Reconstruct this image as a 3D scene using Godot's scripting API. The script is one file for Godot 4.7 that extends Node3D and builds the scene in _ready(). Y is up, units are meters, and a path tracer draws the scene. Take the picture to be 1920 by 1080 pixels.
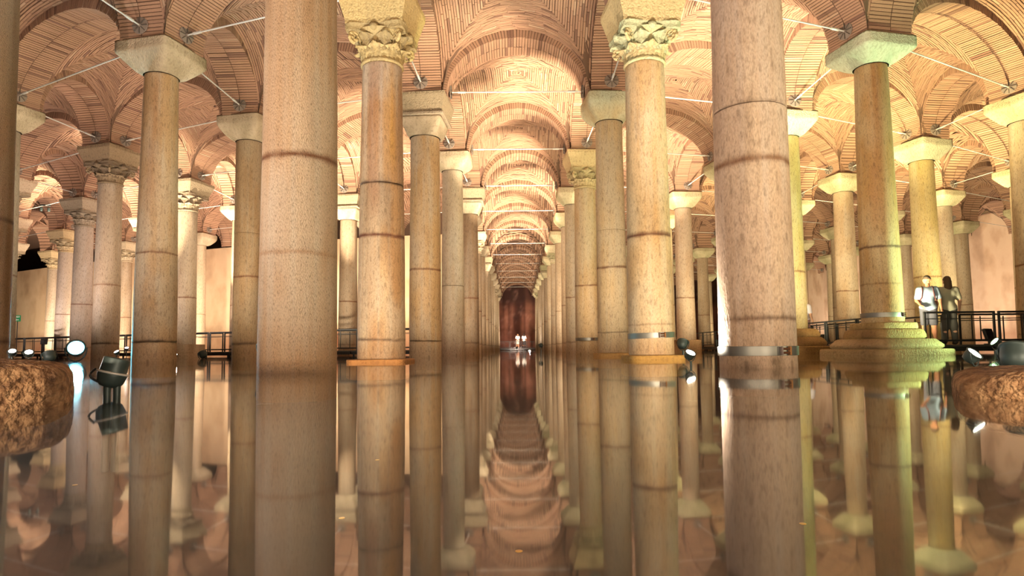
extends Node3D
# A flooded underground hall of stone columns under brick vaults. Units metres, y up, water level 0; the camera looks along -z.

const F := 1195.0            # focal length in pixels of the 1920 x 1080 frame
const EYE := 0.225           # camera height over the water
const SPRING := 6.72         # where the arches spring
const RISE := 1.48           # rise of an arch's underside
const VAULT_RISE := 1.7
const HALF := 0.52          # half the thickness of an arch
const PIER := 0.62           # from a column's axis to the foot of an arch
const ORD := ["nearest", "second", "third", "fourth", "fifth", "sixth", "seventh", "eighth", "ninth", "tenth", "eleventh", "twelfth", "thirteenth", "fourteenth", "fifteenth", "sixteenth"]
const AISLE := 5             # index of the row of columns just left of the central aisle

var names := {}
var spot_x := {}             # measured bearings of single columns (the rows are uneven)
var rng := RandomNumberGenerator.new()
var noise := FastNoiseLite.new()
var M := {}
var cap_mesh := {}


# ---------------------------------------------------------------- mesh builder
class Mesher:
	var v := PackedVector3Array()
	var n := PackedVector3Array()
	var c := PackedColorArray()
	var t := PackedVector2Array()
	var i := PackedInt32Array()

	func quad(a: Vector3, b: Vector3, d: Vector3, e: Vector3, col: Color) -> void:   # counter-clockwise seen from the front
		var nn := (d - a).cross(e - b).normalized()
		var k := v.size()
		v.append(a); v.append(b); v.append(d); v.append(e)
		n.append(nn); n.append(nn); n.append(nn); n.append(nn)
		c.append(col); c.append(col); c.append(col); c.append(col)
		t.append(Vector2(0, 0)); t.append(Vector2(1, 0)); t.append(Vector2(1, 1)); t.append(Vector2(0, 1))
		i.append(k); i.append(k + 2); i.append(k + 1); i.append(k); i.append(k + 3); i.append(k + 2)

	func tri(a: Vector3, b: Vector3, d: Vector3, col: Color) -> void:
		var nn := (b - a).cross(d - a).normalized()
		var k := v.size()
		v.append(a); v.append(b); v.append(d)
		n.append(nn); n.append(nn); n.append(nn)
		c.append(col); c.append(col); c.append(col)
		t.append(Vector2(0, 0)); t.append(Vector2(1, 0)); t.append(Vector2(1, 1))
		i.append(k); i.append(k + 2); i.append(k + 1)

	# a grid of points, smooth; rows x cols; front is the side from which (col step) x (row step) points at you
	func grid(p: PackedVector3Array, cols: int, col, uvs = null, wrap := false) -> void:
		var rows := p.size() / cols
		var k := v.size()
		for r in rows:
			for q in cols:
				var pc := p[r * cols + q]
				var ql := q - 1 if q > 0 else (cols - 2 if wrap else 0)
				var qr := q + 1 if q < cols - 1 else (1 if wrap else cols - 1)
				var du := p[r * cols + qr] - p[r * cols + ql]
				var dv := p[mini(r + 1, rows - 1) * cols + q] - p[maxi(r - 1, 0) * cols + q]
				var nn := du.cross(dv)
				v.append(pc)
				n.append(nn.normalized() if nn.length_squared() > 1e-14 else Vector3.UP)
				c.append(col if col is Color else col[r * cols + q])
				t.append(uvs[r * cols + q] if uvs != null else Vector2(float(q) / (cols - 1), float(r) / maxi(rows - 1, 1)))
		for r in rows - 1:
			for q in cols - 1:
				var a := k + r * cols + q
				i.append(a); i.append(a + cols + 1); i.append(a + 1)
				i.append(a); i.append(a + cols); i.append(a + cols + 1)

	func box(center: Vector3, size: Vector3, basis: Basis, col: Color, ch := 0.0) -> void:   # ch: chamfer
		var h := size * 0.5
		if ch <= 0.0:
			var q := []
			for k in 8:
				q.append(center + basis * Vector3(h.x if k & 1 else -h.x, h.y if k & 2 else -h.y, h.z if k & 4 else -h.z))
			quad(q[0], q[2], q[3], q[1], col); quad(q[4], q[5], q[7], q[6], col)
			quad(q[0], q[4], q[6], q[2], col); quad(q[1], q[3], q[7], q[5], col)
			quad(q[0], q[1], q[5], q[4], col); quad(q[2], q[6], q[7], q[3], col)
			return
		var c3 := Vector3(minf(ch, h.x * 0.9), minf(ch, h.y * 0.9), minf(ch, h.z * 0.9))
		# rings of an octagon in x-z, bevelled top and bottom
		var ring := func(ix: float, iz: float, cx: float, cz: float, y: float) -> Array:
			var o := []
			for s in [[1, -1, 0], [1, 1, 0], [1, 1, 1], [-1, 1, 1], [-1, 1, 0], [-1, -1, 0], [-1, -1, 1], [1, -1, 1]]:
				var xx: float = s[0] * (ix if s[2] == 0 else ix - cx)
				var zz: float = s[1] * (iz - cz if s[2] == 0 else iz)
				o.append(center + basis * Vector3(xx, y, zz))
			return o
		var rs := [ring.call(h.x - c3.x, h.z - c3.z, c3.x * 0.3, c3.z * 0.3, -h.y), ring.call(h.x, h.z, c3.x, c3.z, -h.y + c3.y), ring.call(h.x, h.z, c3.x, c3.z, h.y - c3.y), ring.call(h.x - c3.x, h.z - c3.z, c3.x * 0.3, c3.z * 0.3, h.y)]
		for r in 3:
			for k in 8:
				var m := (k + 1) % 8
				quad(rs[r][m], rs[r][k], rs[r + 1][k], rs[r + 1][m], col)
		for k in range(1, 7):
			tri(rs[3][0], rs[3][k + 1], rs[3][k], col)
			tri(rs[0][0], rs[0][k], rs[0][k + 1], col)

	func lathe(prof: Array, segs: int, col, at := Vector3.ZERO, cap := true) -> void:   # prof: Vector2(radius, y) from the bottom up
		var p := PackedVector3Array()
		var cs := PackedColorArray()
		for q in prof:
			for s in segs + 1:
				var a := -TAU * s / segs
				p.append(at + Vector3(cos(a) * q.x, q.y, sin(a) * q.x))
				cs.append(col if col is Color else col.call(a, q.y))
		grid(p, segs + 1, cs, null, true)
		if cap:
			for e in [0, prof.size() - 1]:
				var o := at + Vector3(0, prof[e].y, 0)
				for s in segs:
					var x := p[e * (segs + 1) + s]
					var y := p[e * (segs + 1) + s + 1]
					var cc: Color = cs[e * (segs + 1) + s]
					if e == 0:
						tri(o, y, x, cc)
					else:
						tri(o, x, y, cc)

	func tube(a: Vector3, b: Vector3, r0: float, r1: float, segs: int, col: Color, cap := true) -> void:
		var d := (b - a).normalized()
		var s := d.cross(Vector3.UP if absf(d.y) < 0.9 else Vector3.RIGHT).normalized()
		var w := d.cross(s)
		var p := PackedVector3Array()
		for e in 2:
			for k in segs + 1:
				var g := TAU * k / segs
				p.append((a if e == 0 else b) + (s * cos(g) + w * sin(g)) * (r0 if e == 0 else r1))
		grid(p, segs + 1, col, null, true)
		if cap:
			for k in segs:
				tri(a, p[k + 1], p[k], col)
				tri(b, p[segs + 1 + k], p[segs + 2 + k], col)

	func path(pts: Array, r: float, segs: int, col: Color) -> void:   # a round bar along points
		var p := PackedVector3Array()
		for k in pts.size():
			var d: Vector3 = (pts[mini(k + 1, pts.size() - 1)] - pts[maxi(k - 1, 0)]).normalized()
			var s := d.cross(Vector3.UP if absf(d.y) < 0.9 else Vector3.RIGHT).normalized()
			var w := d.cross(s)
			for g in segs + 1:
				var an := TAU * g / segs
				p.append(pts[k] + (s * cos(an) + w * sin(an)) * r)
		grid(p, segs + 1, col, null, true)

	func mesh() -> ArrayMesh:
		var a := []
		a.resize(Mesh.ARRAY_MAX)
		a[Mesh.ARRAY_VERTEX] = v
		a[Mesh.ARRAY_NORMAL] = n
		a[Mesh.ARRAY_COLOR] = c
		a[Mesh.ARRAY_TEX_UV] = t
		a[Mesh.ARRAY_INDEX] = i
		var m := ArrayMesh.new()
		m.add_surface_from_arrays(Mesh.PRIMITIVE_TRIANGLES, a)
		return m


# ---------------------------------------------------------------- naming
func numbered(called: String) -> String:
	var k: int = names.get(called, 0)
	names[called] = k + 1
	return called if k == 0 else "%s_%03d" % [called, k]


func part(called: String, mesh, mat: Material, parent: Node) -> MeshInstance3D:
	var o := MeshInstance3D.new()
	o.name = called
	o.mesh = mesh.mesh() if mesh is Mesher else mesh
	o.material_override = mat
	parent.add_child(o, true)
	return o


func thing(called: String, label: String, category: String, at := Vector3.ZERO, turn := 0.0, group := "") -> Node3D:
	var o := Node3D.new()
	o.name = numbered(called)
	add_child(o)
	o.position = at
	o.rotation.y = turn
	o.set_meta("label", label)
	o.set_meta("category", category)
	if group:
		o.set_meta("group", group)
	return o


func struct(called: String, mesh, mat: Material, label: String) -> Node3D:
	var o: Node3D
	if mesh == null:
		o = Node3D.new()
	else:
		o = MeshInstance3D.new()
		o.mesh = mesh.mesh() if mesh is Mesher else mesh
		o.material_override = mat
	o.name = numbered(called)
	add_child(o)
	o.set_meta("kind", "structure")
	o.set_meta("label", label)
	return o


func lin(hex: String) -> Color:
	return Color(hex).srgb_to_linear()


func nz(x: float, y: float, z := 0.0) -> float:
	return noise.get_noise_3d(x, y, z)


# ---------------------------------------------------------------- the plan: where the columns stand
func column_at(li: int, k: int) -> Vector2:
	if k < 0:
		return column_at(li, 0) + Vector2(0, -4.9 * k)
	var x := -2.33 + 4.9 * (li - AISLE)
	var z := 6.44 + 4.9 * k
	var r := Vector2(x, z).length()
	var bearing := atan2(x, z) + 0.0067
	if spot_x.has(li * 100 + k):
		bearing = (spot_x[li * 100 + k] - 960.0) / F
	return Vector2(r * bearing, -r)


func plan_point(x: float, z: float) -> Vector2:
	var r := Vector2(x, z).length()
	return Vector2(r * (atan2(x, z) + 0.0067), -r)


func v3(p: Vector2, y := 0.0) -> Vector3:
	return Vector3(p.x, y, p.y)


func column_turn(li: int, k: int) -> float:
	var e := (column_at(li + 1, k) - column_at(li - 1, k)).normalized()
	var g := (column_at(li, k + 1) - column_at(li, k)).normalized()
	return (atan2(-e.y, e.x) + atan2(-g.x, -g.y)) * 0.5


func row_words(li: int) -> String:
	if li <= AISLE:
		return "%s row left of aisle" % ["first", "second", "third", "fourth", "fifth", "sixth"][AISLE - li]
	return "%s row right of aisle" % ["first", "second", "third", "fourth", "fifth", "sixth"][li - AISLE - 1]


func ordinal(k: int) -> String:
	return ["nearest", "second", "third", "fourth", "fifth", "sixth", "seventh", "eighth", "ninth", "tenth", "eleventh", "twelfth", "thirteenth", "fourteenth", "fifteenth", "sixteenth"][k]


# ---------------------------------------------------------------- materials
func tex(seed_: int, freq: float, octaves: int, ramp: Array, size := 512, normal := false) -> NoiseTexture2D:
	var f := FastNoiseLite.new()
	f.seed = seed_
	f.noise_type = FastNoiseLite.TYPE_SIMPLEX_SMOOTH
	f.frequency = freq
	f.fractal_octaves = octaves
	var t := NoiseTexture2D.new()
	t.width = size
	t.height = size
	t.seamless = true
	t.as_normal_map = normal
	t.noise = f
	if ramp:
		var g := Gradient.new()
		g.offsets = PackedFloat32Array(range(ramp.size()).map(func(k): return float(k) / (ramp.size() - 1)))
		g.colors = PackedColorArray(ramp.map(func(h): return Color(h)))
		t.color_ramp = g
	return t


func mat(called: String, color: Color, rough := 0.8, metal := 0.0) -> StandardMaterial3D:
	var m := StandardMaterial3D.new()
	m.resource_name = called
	m.albedo_color = color
	m.roughness = rough
	m.metallic = metal
	m.vertex_color_use_as_albedo = true
	M[called] = m
	return m


func make_materials() -> void:
	var grain := tex(3, 0.012, 5, ["c4bcb2", "e2dad2", "fffaf4", "f6eee6", "d8d0c6"])
	var pits := tex(9, 0.045, 4, ["2a2a2a", "d8d8d8", "ffffff", "ffffff", "ffffff"])
	var bump := tex(5, 0.03, 5, [])
	var fine := tex(12, 0.06, 4, ["aaaaaa", "e6e6e6", "ffffff", "e4e4e4"])
	# column stone: colour comes from the vertices, grain and fine vertical veins from textures round the shaft
	var m := mat("column_stone", Color.WHITE, 0.72)
	m.albedo_texture = grain
	m.uv1_scale = Vector3(5, 0.75, 1)
	m.detail_enabled = true
	m.detail_blend_mode = BaseMaterial3D.BLEND_MODE_MUL
	m.detail_albedo = tex(13, 0.05, 4, ["c4c4c4", "eeeeee", "ffffff", "f0f0f0"])
	m.detail_uv_layer = BaseMaterial3D.DETAIL_UV_1
	m.heightmap_enabled = true
	m.heightmap_texture = bump
	m.heightmap_scale = 0.3
	# rough pitted column stone
	m = m.duplicate()
	m.resource_name = "pitted_stone"
	m.albedo_texture = tex(21, 0.03, 5, ["a89b8d", "e0d8ce", "fff8f0", "fff8f0", "fff6ee", "e6dcd0"])
	m.heightmap_texture = tex(22, 0.05, 4, [])
	m.heightmap_scale = 0.9
	m.uv1_scale = Vector3(6, 1.1, 1)
	M["pitted_stone"] = m
	# carved stone for capitals and bases
	m = mat("carved_stone", Color.WHITE, 0.78)
	m.albedo_texture = grain
	m.uv1_triplanar = true
	m.uv1_scale = Vector3(1.3, 1.3, 1.3)
	m.heightmap_enabled = true
	m.heightmap_texture = bump
	m.heightmap_scale = 1.5
	# brick and mortar
	m = mat("brick", Color.WHITE, 0.9)
	m.albedo_texture = fine
	m.uv1_scale = Vector3(0.6, 0.17, 1)
	m = mat("mortar", Color.WHITE, 0.95)
	# plaster walls
	m = mat("plaster", Color.WHITE, 0.92)
	m.albedo_texture = tex(31, 0.006, 5, ["c8b6a4", "e4d4c2", "f6ebdd", "f2e6d8", "dccab8"])
	m.uv1_triplanar = true
	m.uv1_world_triplanar = true
	m.uv1_scale = Vector3(0.16, 0.1, 0.16)
	m.heightmap_enabled = true
	m.heightmap_texture = bump
	m.heightmap_scale = 1.0
	# rock
	m = mat("rock", Color.WHITE, 0.88)
	m.albedo_texture = tex(41, 0.02, 5, ["6a543f", "a5876c", "e8d4c0", "c4a688"])
	m.uv1_triplanar = true
	m.uv1_scale = Vector3(1.6, 1.6, 1.6)
	m.heightmap_enabled = true
	m.heightmap_texture = tex(42, 0.03, 5, [])
	m.heightmap_scale = 2.5
	# the bed of the pool
	m = mat("pool_bed", Color.WHITE, 0.9)
	m.albedo_texture = tex(51, 0.01, 5, ["080402", "170c04", "241305", "0f0803"])
	m.uv1_triplanar = true
	m.uv1_world_triplanar = true
	m.uv1_scale = Vector3(0.5, 0.5, 0.5)
	# water: a clear sheet over the bed
	m = mat("water", Color(1, 1, 1, 0.03), 0.035)
	m.vertex_color_use_as_albedo = false
	m.transparency = BaseMaterial3D.TRANSPARENCY_ALPHA
	m.metallic_specular = 0.465
	# metals and small things
	m = mat("steel", Color(0.55, 0.53, 0.5), 0.5, 0.9)
	m = mat("rod_steel", Color(0.78, 0.76, 0.73), 0.45, 0.35)
	m = mat("dark_iron", Color(0.24, 0.21, 0.19), 0.6, 0.5)
	m = mat("plate_iron", Color(0.5, 0.45, 0.41), 0.7, 0.2)
	m = mat("rust", Color.WHITE, 0.9)
	m = mat("black_paint", Color(0.07, 0.075, 0.075), 0.45)
	m = mat("lamp_body", Color(0.2, 0.24, 0.23), 0.5, 0.2)
	m = mat("cable", Color(0.05, 0.05, 0.05), 0.6)
	m = mat("coin", Color(0.85, 0.65, 0.2), 0.4, 0.3)
	m = mat("cloth", Color.WHITE, 0.95)
	m = mat("skin", Color.WHITE, 0.6)
	m = mat("sign", Color.WHITE, 0.5)
	m = mat("white_print", Color(0.92, 0.92, 0.9), 0.6)
	m.vertex_color_use_as_albedo = false


func glow(color: Color, energy: float) -> StandardMaterial3D:
	var key := "glow%s%.1f" % [color.to_html(), energy]
	if not M.has(key):
		var m := StandardMaterial3D.new()
		m.resource_name = "lamp_glow"
		m.albedo_color = Color(0.9, 0.9, 0.9)
		m.emission_enabled = true
		m.emission = color
		m.emission_energy_multiplier = energy
		M[key] = m
	return M[key]


# ---------------------------------------------------------------- brick vaults and arches
func brick_color(course := 0.5) -> Color:
	var c := Color("8e6a53").lerp(Color("a57d62"), clampf(course * 0.55 + rng.randf() * 0.45, 0, 1))
	var r := rng.randf()
	if r < 0.06: c = c.lerp(Color("5f4033"), 0.6)
	elif r < 0.10: c = c.lerp(Color("b3957a"), 0.55)
	return c.srgb_to_linear()


const MORTAR := "5a4031"


func vault_bay(li: int, k: int, parent: Node) -> void:
	# corners: a near-left, b near-right, c far-right, d far-left
	var q := [column_at(li, k), column_at(li + 1, k), column_at(li + 1, k + 1), column_at(li, k + 1)]
	var inner := []
	for s in 4:
		var e1: Vector2 = (q[(s + 1) % 4] - q[s]).normalized()
		var e2: Vector2 = (q[(s + 3) % 4] - q[s]).normalized()
		inner.append(q[s] + (e1 + e2) * (HALF - 0.01) / absf(e1.cross(e2)))
	var mid: Vector2 = (q[0] + q[2]) * 0.5
	var dist := mid.length()
	var lod := 1.0 if dist < 28 else (1.7 if dist < 42 else 3.0)
	if mid.y > -3: lod = 2.6
	var rise := VAULT_RISE
	var plan := func(u: float, w: float) -> Vector2:
		return (inner[0] as Vector2).lerp(inner[1], u).lerp((inner[3] as Vector2).lerp(inner[2], u), w)
	# bedding: a smooth shell behind the bricks, per web
	var shell := Mesher.new()
	var bricks := Mesher.new()
	var mc := lin(MORTAR)
	for web in 4:
		# along: coordinate running round the arc; deep: from the edge of the bay to its centre
		var at := func(along: float, deep: float) -> Vector2:
			match web:
				0: return plan.call(along, deep)
				1: return plan.call(1.0 - deep, along)
				2: return plan.call(1.0 - along, 1.0 - deep)
			return plan.call(deep, 1.0 - along)
		var span: float = (at.call(1.0, 0.0) - at.call(0.0, 0.0)).length()
		var depth: float = (at.call(0.5, 0.5) - at.call(0.5, 0.0)).length()
		var dome := func(u: float, w: float) -> float:
			return 0.16 * (1.0 - (2 * u - 1) * (2 * u - 1)) * (1.0 - (2 * w - 1) * (2 * w - 1))
		var surf := func(phi: float, deep: float, off: float) -> Vector3:
			var u := 0.5 - 0.5 * cos(phi)
			var p: Vector2 = at.call(u, deep)
			var ax: Vector2 = (at.call(1.0, deep) - at.call(0.0, deep)).normalized()
			var y: float = SPRING + rise * sin(phi) + dome.call(u, deep)
			return Vector3(p.x, y, p.y) + Vector3(ax.x * cos(phi), -sin(phi), ax.y * cos(phi)) * off
		# shell grid: row = deep, each spans its own range of phi
		var nr := 8
		var nc := 22
		var pts := PackedVector3Array()
		for r in nr + 1:
			var deep := 0.5 * r / nr
			var f0 := acos(clampf(1.0 - 2.0 * deep, -1, 1))
			for s in nc + 1:
				pts.append(surf.call(lerpf(PI - f0, f0, float(s) / nc), deep, -0.02))
		shell.grid(pts, nc + 1, mc)
		# brick courses
		var rows := int(round(depth / (0.064 * lod)))
		var gap := 0.22
		for r in rows:
			var d0 := 0.5 * (r + gap * 0.5) / rows
			var d1 := 0.5 * (r + 1 - gap * 0.5) / rows
			var f0 := acos(clampf(1.0 - (d0 + d1), -1, 1))
			var len_ := (span * 0.5) * (PI - 2 * f0)
			var nb := maxi(1, int(round(len_ / (0.4 * lod))))
			var step := (PI - 2 * f0) / nb
			var shift := rng.randf() * 0.8
			var tone := rng.randf()
			d0 += 0.5 / rows * (0.22 * rng.randf() if rng.randf() < 0.4 else 0.0)
			for b in nb + 1:
				var g0 := f0 + step * (b - shift)
				var g1 := g0 + step - 0.006 / span * 2.0 * lod
				g0 = maxf(g0, f0)
				g1 = minf(g1, PI - f0)
				if g1 - g0 < 0.02: continue
				var j := rng.randf() * 0.012
				var e0 := d0 + (rng.randf() - 0.5) * 0.06 / rows
				var col := brick_color(tone)
				var a: Vector3 = surf.call(g0, e0, j)
				var bb: Vector3 = surf.call(g1, e0, j)
				var cc: Vector3 = surf.call(g1, d1, j)
				var dd: Vector3 = surf.call(g0, d1, j)
				bricks.quad(a, dd, cc, bb, col)
				if lod < 2.0:
					var a2: Vector3 = surf.call(g0, e0, -0.025)
					var b2: Vector3 = surf.call(g1, e0, -0.025)
					var c2: Vector3 = surf.call(g1, d1, -0.025)
					var d2: Vector3 = surf.call(g0, d1, -0.025)
					bricks.quad(a, bb, b2, a2, col)
					bricks.quad(bb, cc, c2, b2, col)
					bricks.quad(cc, dd, d2, c2, col)
					bricks.quad(dd, a, a2, d2, col)
	var o := part("vault", shell, M.mortar, parent)
	part("vault_bricks", bricks, M.brick, o).set_meta("kind", "stuff")


func arch(pa: Vector2, pb: Vector2, parent: Node) -> void:
	var d := (pb - pa).length()
	var e := (pb - pa) / d
	var p := Vector2(-e.y, e.x)
	var mid := (pa + pb) * 0.5
	var dist := mid.length()
	var lod := 1.0 if dist < 26 else (1.7 if dist < 42 else 2.6)
	var ai := d * 0.5 - PIER
	var ao := ai + 0.24
	var pt := func(phi: float, f: float, w: float, off: float) -> Vector3:   # f: 0 underside .. 1 back of the ring
		var tt := -cos(phi) * (lerpf(ai, ao, f) + off)
		var yy := sin(phi) * (lerpf(RISE, VAULT_RISE + 0.06, f) + off)
		return Vector3(mid.x + e.x * tt + p.x * w, SPRING + yy, mid.y + e.y * tt + p.y * w)
	var core := Mesher.new()
	var mc := lin(MORTAR)
	var n := 36
	var soffit := PackedVector3Array()
	var side_a := PackedVector3Array()
	var side_b := PackedVector3Array()
	for s in n + 1:
		var phi := PI * s / n
		for w in [-HALF + 0.02, HALF - 0.02]:
			soffit.append(pt.call(phi, 0.0, w, 0.022))
		for f in [1.6, 0.0]:
			side_a.append(pt.call(phi, f, HALF - 0.016, 0.022))
		for f in [0.0, 1.6]:
			side_b.append(pt.call(phi, f, -HALF + 0.016, 0.022))
	var flip := func(a: PackedVector3Array) -> PackedVector3Array:   # swap the two points of each row
		var o := PackedVector3Array()
		for s in a.size() / 2:
			o.append(a[s * 2 + 1]); o.append(a[s * 2])
		return o
	core.grid(flip.call(soffit), 2, mc)
	core.grid(side_a, 2, mc)
	core.grid(side_b, 2, mc)
	var bricks := Mesher.new()
	var nb := int(round((ai + RISE) * PI * 0.5 / (0.068 * lod)))
	var halves := [[-HALF, -0.008], [0.008, HALF]] if lod < 2 else [[-HALF, HALF]]
	for h in halves:
		for b in nb:
			var f0 := PI * (b + 0.08 + 0.2 * rng.randf() * rng.randf()) / nb
			var f1 := PI * (b + 0.9) / nb
			var j := rng.randf() * 0.014 - 0.004
			var col := brick_color()
			var w0: float = h[0] + (rng.randf() * 0.012 if h[0] < -0.1 else 0.0)
			var w1: float = h[1] - (rng.randf() * 0.012 if h[1] > 0.1 else 0.0)
			var a: Vector3 = pt.call(f0, 0, w0, j)
			var a2: Vector3 = pt.call(f1, 0, w0, j)
			var c: Vector3 = pt.call(f0, 0, w1, j)
			var c2: Vector3 = pt.call(f1, 0, w1, j)
			var t0: Vector3 = pt.call(f0, 1.0, w0, 0)
			var t1: Vector3 = pt.call(f1, 1.0, w0, 0)
			var u0: Vector3 = pt.call(f0, 1.0, w1, 0)
			var u1: Vector3 = pt.call(f1, 1.0, w1, 0)
			bricks.quad(a, a2, c2, c, col)                            # underside
			if w0 < -0.1: bricks.quad(a2, a, t0, t1, col)             # face on one side
			if w1 > 0.1: bricks.quad(c, c2, u1, u0, col)              # face on the other
			if lod < 2:
				bricks.quad(a, c, u0, t0, col)
				bricks.quad(a2, t1, u1, c2, col)
	var o := part("arch", core, M.mortar, parent)
	part("arch_bricks", bricks, M.brick, o).set_meta("kind", "stuff")


# ---------------------------------------------------------------- columns
func shaft_color(a: float, y: float, o: Dictionary) -> Color:
	var s: float = o.seed
	var ca := cos(a) * 2.2
	var sa := sin(a) * 2.2
	var big := nz(ca * 20 + s, y * 12, sa * 20)                 # broad streaks that run down the shaft
	var streak := nz(ca * 75 + s * 2, y * 10, sa * 75)
	var vein := nz(ca * 40 + s, y * 60, sa * 40 + s)
	var col: Color = (o.base as Color).lerp(o.tone, clampf(0.5 + big * 1.1, 0, 1))
	col = col.lerp(o.grey, clampf(streak * 1.3 + 0.05, 0, 0.6))
	col = col.lerp(Color(0.2, 0.12, 0.06), clampf(vein * 0.9 - 0.14, 0, 0.4))
	var patch := nz(ca * 9 + s * 3, y * 22, sa * 9)
	col = col.lerp(o.grey, clampf(patch * 1.6, 0, 0.5)).lerp(o.tone, clampf(-patch * 1.4, 0, 0.5))
	col = col.lerp(o.base, 0.15)
	for q in o.get("runs", []):                                 # stains run down: bearing, half width, top, bottom, colour, strength
		var dd := absf(wrapf(a - q[0] + nz(y * 14, s, 3) * 0.25, -PI, PI))
		var v := clampf(1.25 - dd / q[1], 0, 1) * smoothstep(q[3] - 0.3, q[3] + 0.5, y) * smoothstep(q[2] + 0.4, q[2] - 0.2, y)
		col = col.lerp(lin(q[4]), v * q[5] * (0.65 + 0.5 * nz(ca * 60, y * 12, sa * 60)))
	for b in o.bands:                                           # old water lines: height, colour, width, strength
		var dy: float = y - b[0] + nz(ca * 14, s, sa * 14) * 0.03
		var edge: float = dy / (b[2] * (1.0 + 0.5 * nz(ca * 50, s + 9, sa * 50)))
		var v := exp(-edge * edge) if edge > 0 else exp(-edge * edge * 2.2)
		v *= clampf(1.0 + 0.8 * nz(ca * 30 + 5, b[0] * 7, sa * 30), 0.35, 1.0)
		col = col.lerp(lin(b[1]).darkened(0.35), clampf(v * b[3] * 1.15, 0, 0.97))
	var wet := smoothstep(0.75, 0.0, y + nz(ca * 30, s, sa * 30) * 0.3)
	return col.lerp(o.foot, wet * 0.55)


func shaft_radius(y: float, o: Dictionary) -> float:
	var t := clampf(y / o.top, 0, 1)
	return lerpf(o.rb, o.rt, pow(t, 1.25)) + 0.03 * smoothstep(o.top - 0.12, o.top - 0.04, y) * o.get("lip", 0.0)


func drum(y0: float, y1: float, o: Dictionary, segs: int, step: float) -> Mesher:
	var m := Mesher.new()
	var prof := []
	var n := maxi(2, int(ceil((y1 - y0) / step)))
	prof.append(Vector2(shaft_radius(y0, o) - 0.014, y0 + 0.002))
	var ys := []
	for k in n + 1:
		ys.append(lerpf(y0 + 0.012, y1 - 0.012, float(k) / n))
	for b in o.bands:
		for q in [-1.6, -0.9, 0.0, 0.9, 1.6]:
			if b[0] + q * b[2] > y0 + 0.015 and b[0] + q * b[2] < y1 - 0.015:
				ys.append(b[0] + q * b[2])
	ys.sort()
	for y in ys:
		prof.append(Vector2(shaft_radius(y, o), y))
	prof.append(Vector2(shaft_radius(y1, o) - 0.014, y1 - 0.002))
	# slightly out of round
	var p := PackedVector3Array()
	var cs := PackedColorArray()
	var uv := PackedVector2Array()
	for q in prof:
		for s in segs + 1:
			var a := -TAU * s / segs
			var w: float = q.x + nz(cos(a) * 20 + o.seed, q.y * 12, sin(a) * 20) * 0.012
			p.append(Vector3(cos(a) * w, q.y, sin(a) * w))
			cs.append(shaft_color(a, q.y, o))
			uv.append(Vector2(float(s) / segs, q.y))
	m.grid(p, segs + 1, cs, uv, true)
	var k0 := p.size() - segs - 1
	for s in segs:
		m.tri(Vector3(0, y1, 0), p[k0 + s], p[k0 + s + 1], cs[k0 + s])
	return m


func loft_block(r0: float, half: float, h: float, bulge: float, flat: float, c0: Color, c1: Color) -> Mesher:   # from a round foot to a square top
	var m := Mesher.new()
	var p := PackedVector3Array()
	var cs := PackedColorArray()
	var segs := 64
	var rows := 14
	for r in rows + 2:
		var t := clampf(float(r) / rows, 0, 1)
		var y := h * t
		var u := clampf(y / (h - flat), 0, 1)
		var grow := lerpf(u, sin(u * PI * 0.5), bulge)
		var rad := lerpf(r0, half, grow)
		if r == rows + 1: rad = half * 0.6
		var ex := lerpf(2.2, 18.0, pow(u, 0.5))
		for s in segs + 1:
			var a := -TAU * s / segs
			var cx := cos(a)
			var sx := sin(a)
			var k := pow(pow(absf(cx), ex) + pow(absf(sx), ex), -1.0 / ex)
			p.append(Vector3(cx * k * rad, y, sx * k * rad))
			cs.append(c0.lerp(c1, clampf(0.5 + nz(cx * 30, y * 40, sx * 30 + c0.r * 90) * 1.2, 0, 1)))
	m.grid(p, segs + 1, cs, null, true)
	return m


func leaf(width: float, height: float, curl: float, lobes: int, col: Color) -> Mesher:   # an acanthus leaf that stands against a bell and curls over at the tip
	var m := Mesher.new()
	for side in [1.0, -1.0]:
		var p := PackedVector3Array()
		var cs := PackedColorArray()
		var rows := 12
		var cols := 7
		for r in rows + 1:
			var t := float(r) / rows
			var w := width * 0.5 * (0.62 + 0.5 * sin(t * PI * 0.85)) * (1.0 - 0.5 * pow(t, 6))
			w *= 1.0 + 0.16 * sin(t * PI * lobes * 2.0)
			var bend := pow(maxf(t - 0.55, 0) / 0.45, 1.6)
			var y := height * (t - bend * bend * 0.22)
			var out := 0.015 + 0.05 * t + curl * bend
			for q in cols + 1:
				var u := float(q) / cols * 2 - 1
				var rib := 0.014 * cos(u * PI * 3.0) - 0.03 * u * u
				p.append(Vector3(u * w, y - 0.02 * absf(u) * t, out + rib + (0.0 if side > 0 else -0.022)))
				cs.append(col.lerp(Color(0.1, 0.06, 0.03), 0.35 if absf(absf(u) - 0.4) < 0.1 else 0.0))  # darker grooves: crease shade put into the leaf colour
		if side < 0:
			var f := PackedVector3Array()
			var fc := PackedColorArray()
			for r in rows + 1:
				for q in cols + 1:
					f.append(p[r * (cols + 1) + cols - q])
					fc.append(cs[r * (cols + 1) + cols - q])
			p = f
			cs = fc
		m.grid(p, cols + 1, cs)
	return m


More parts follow.
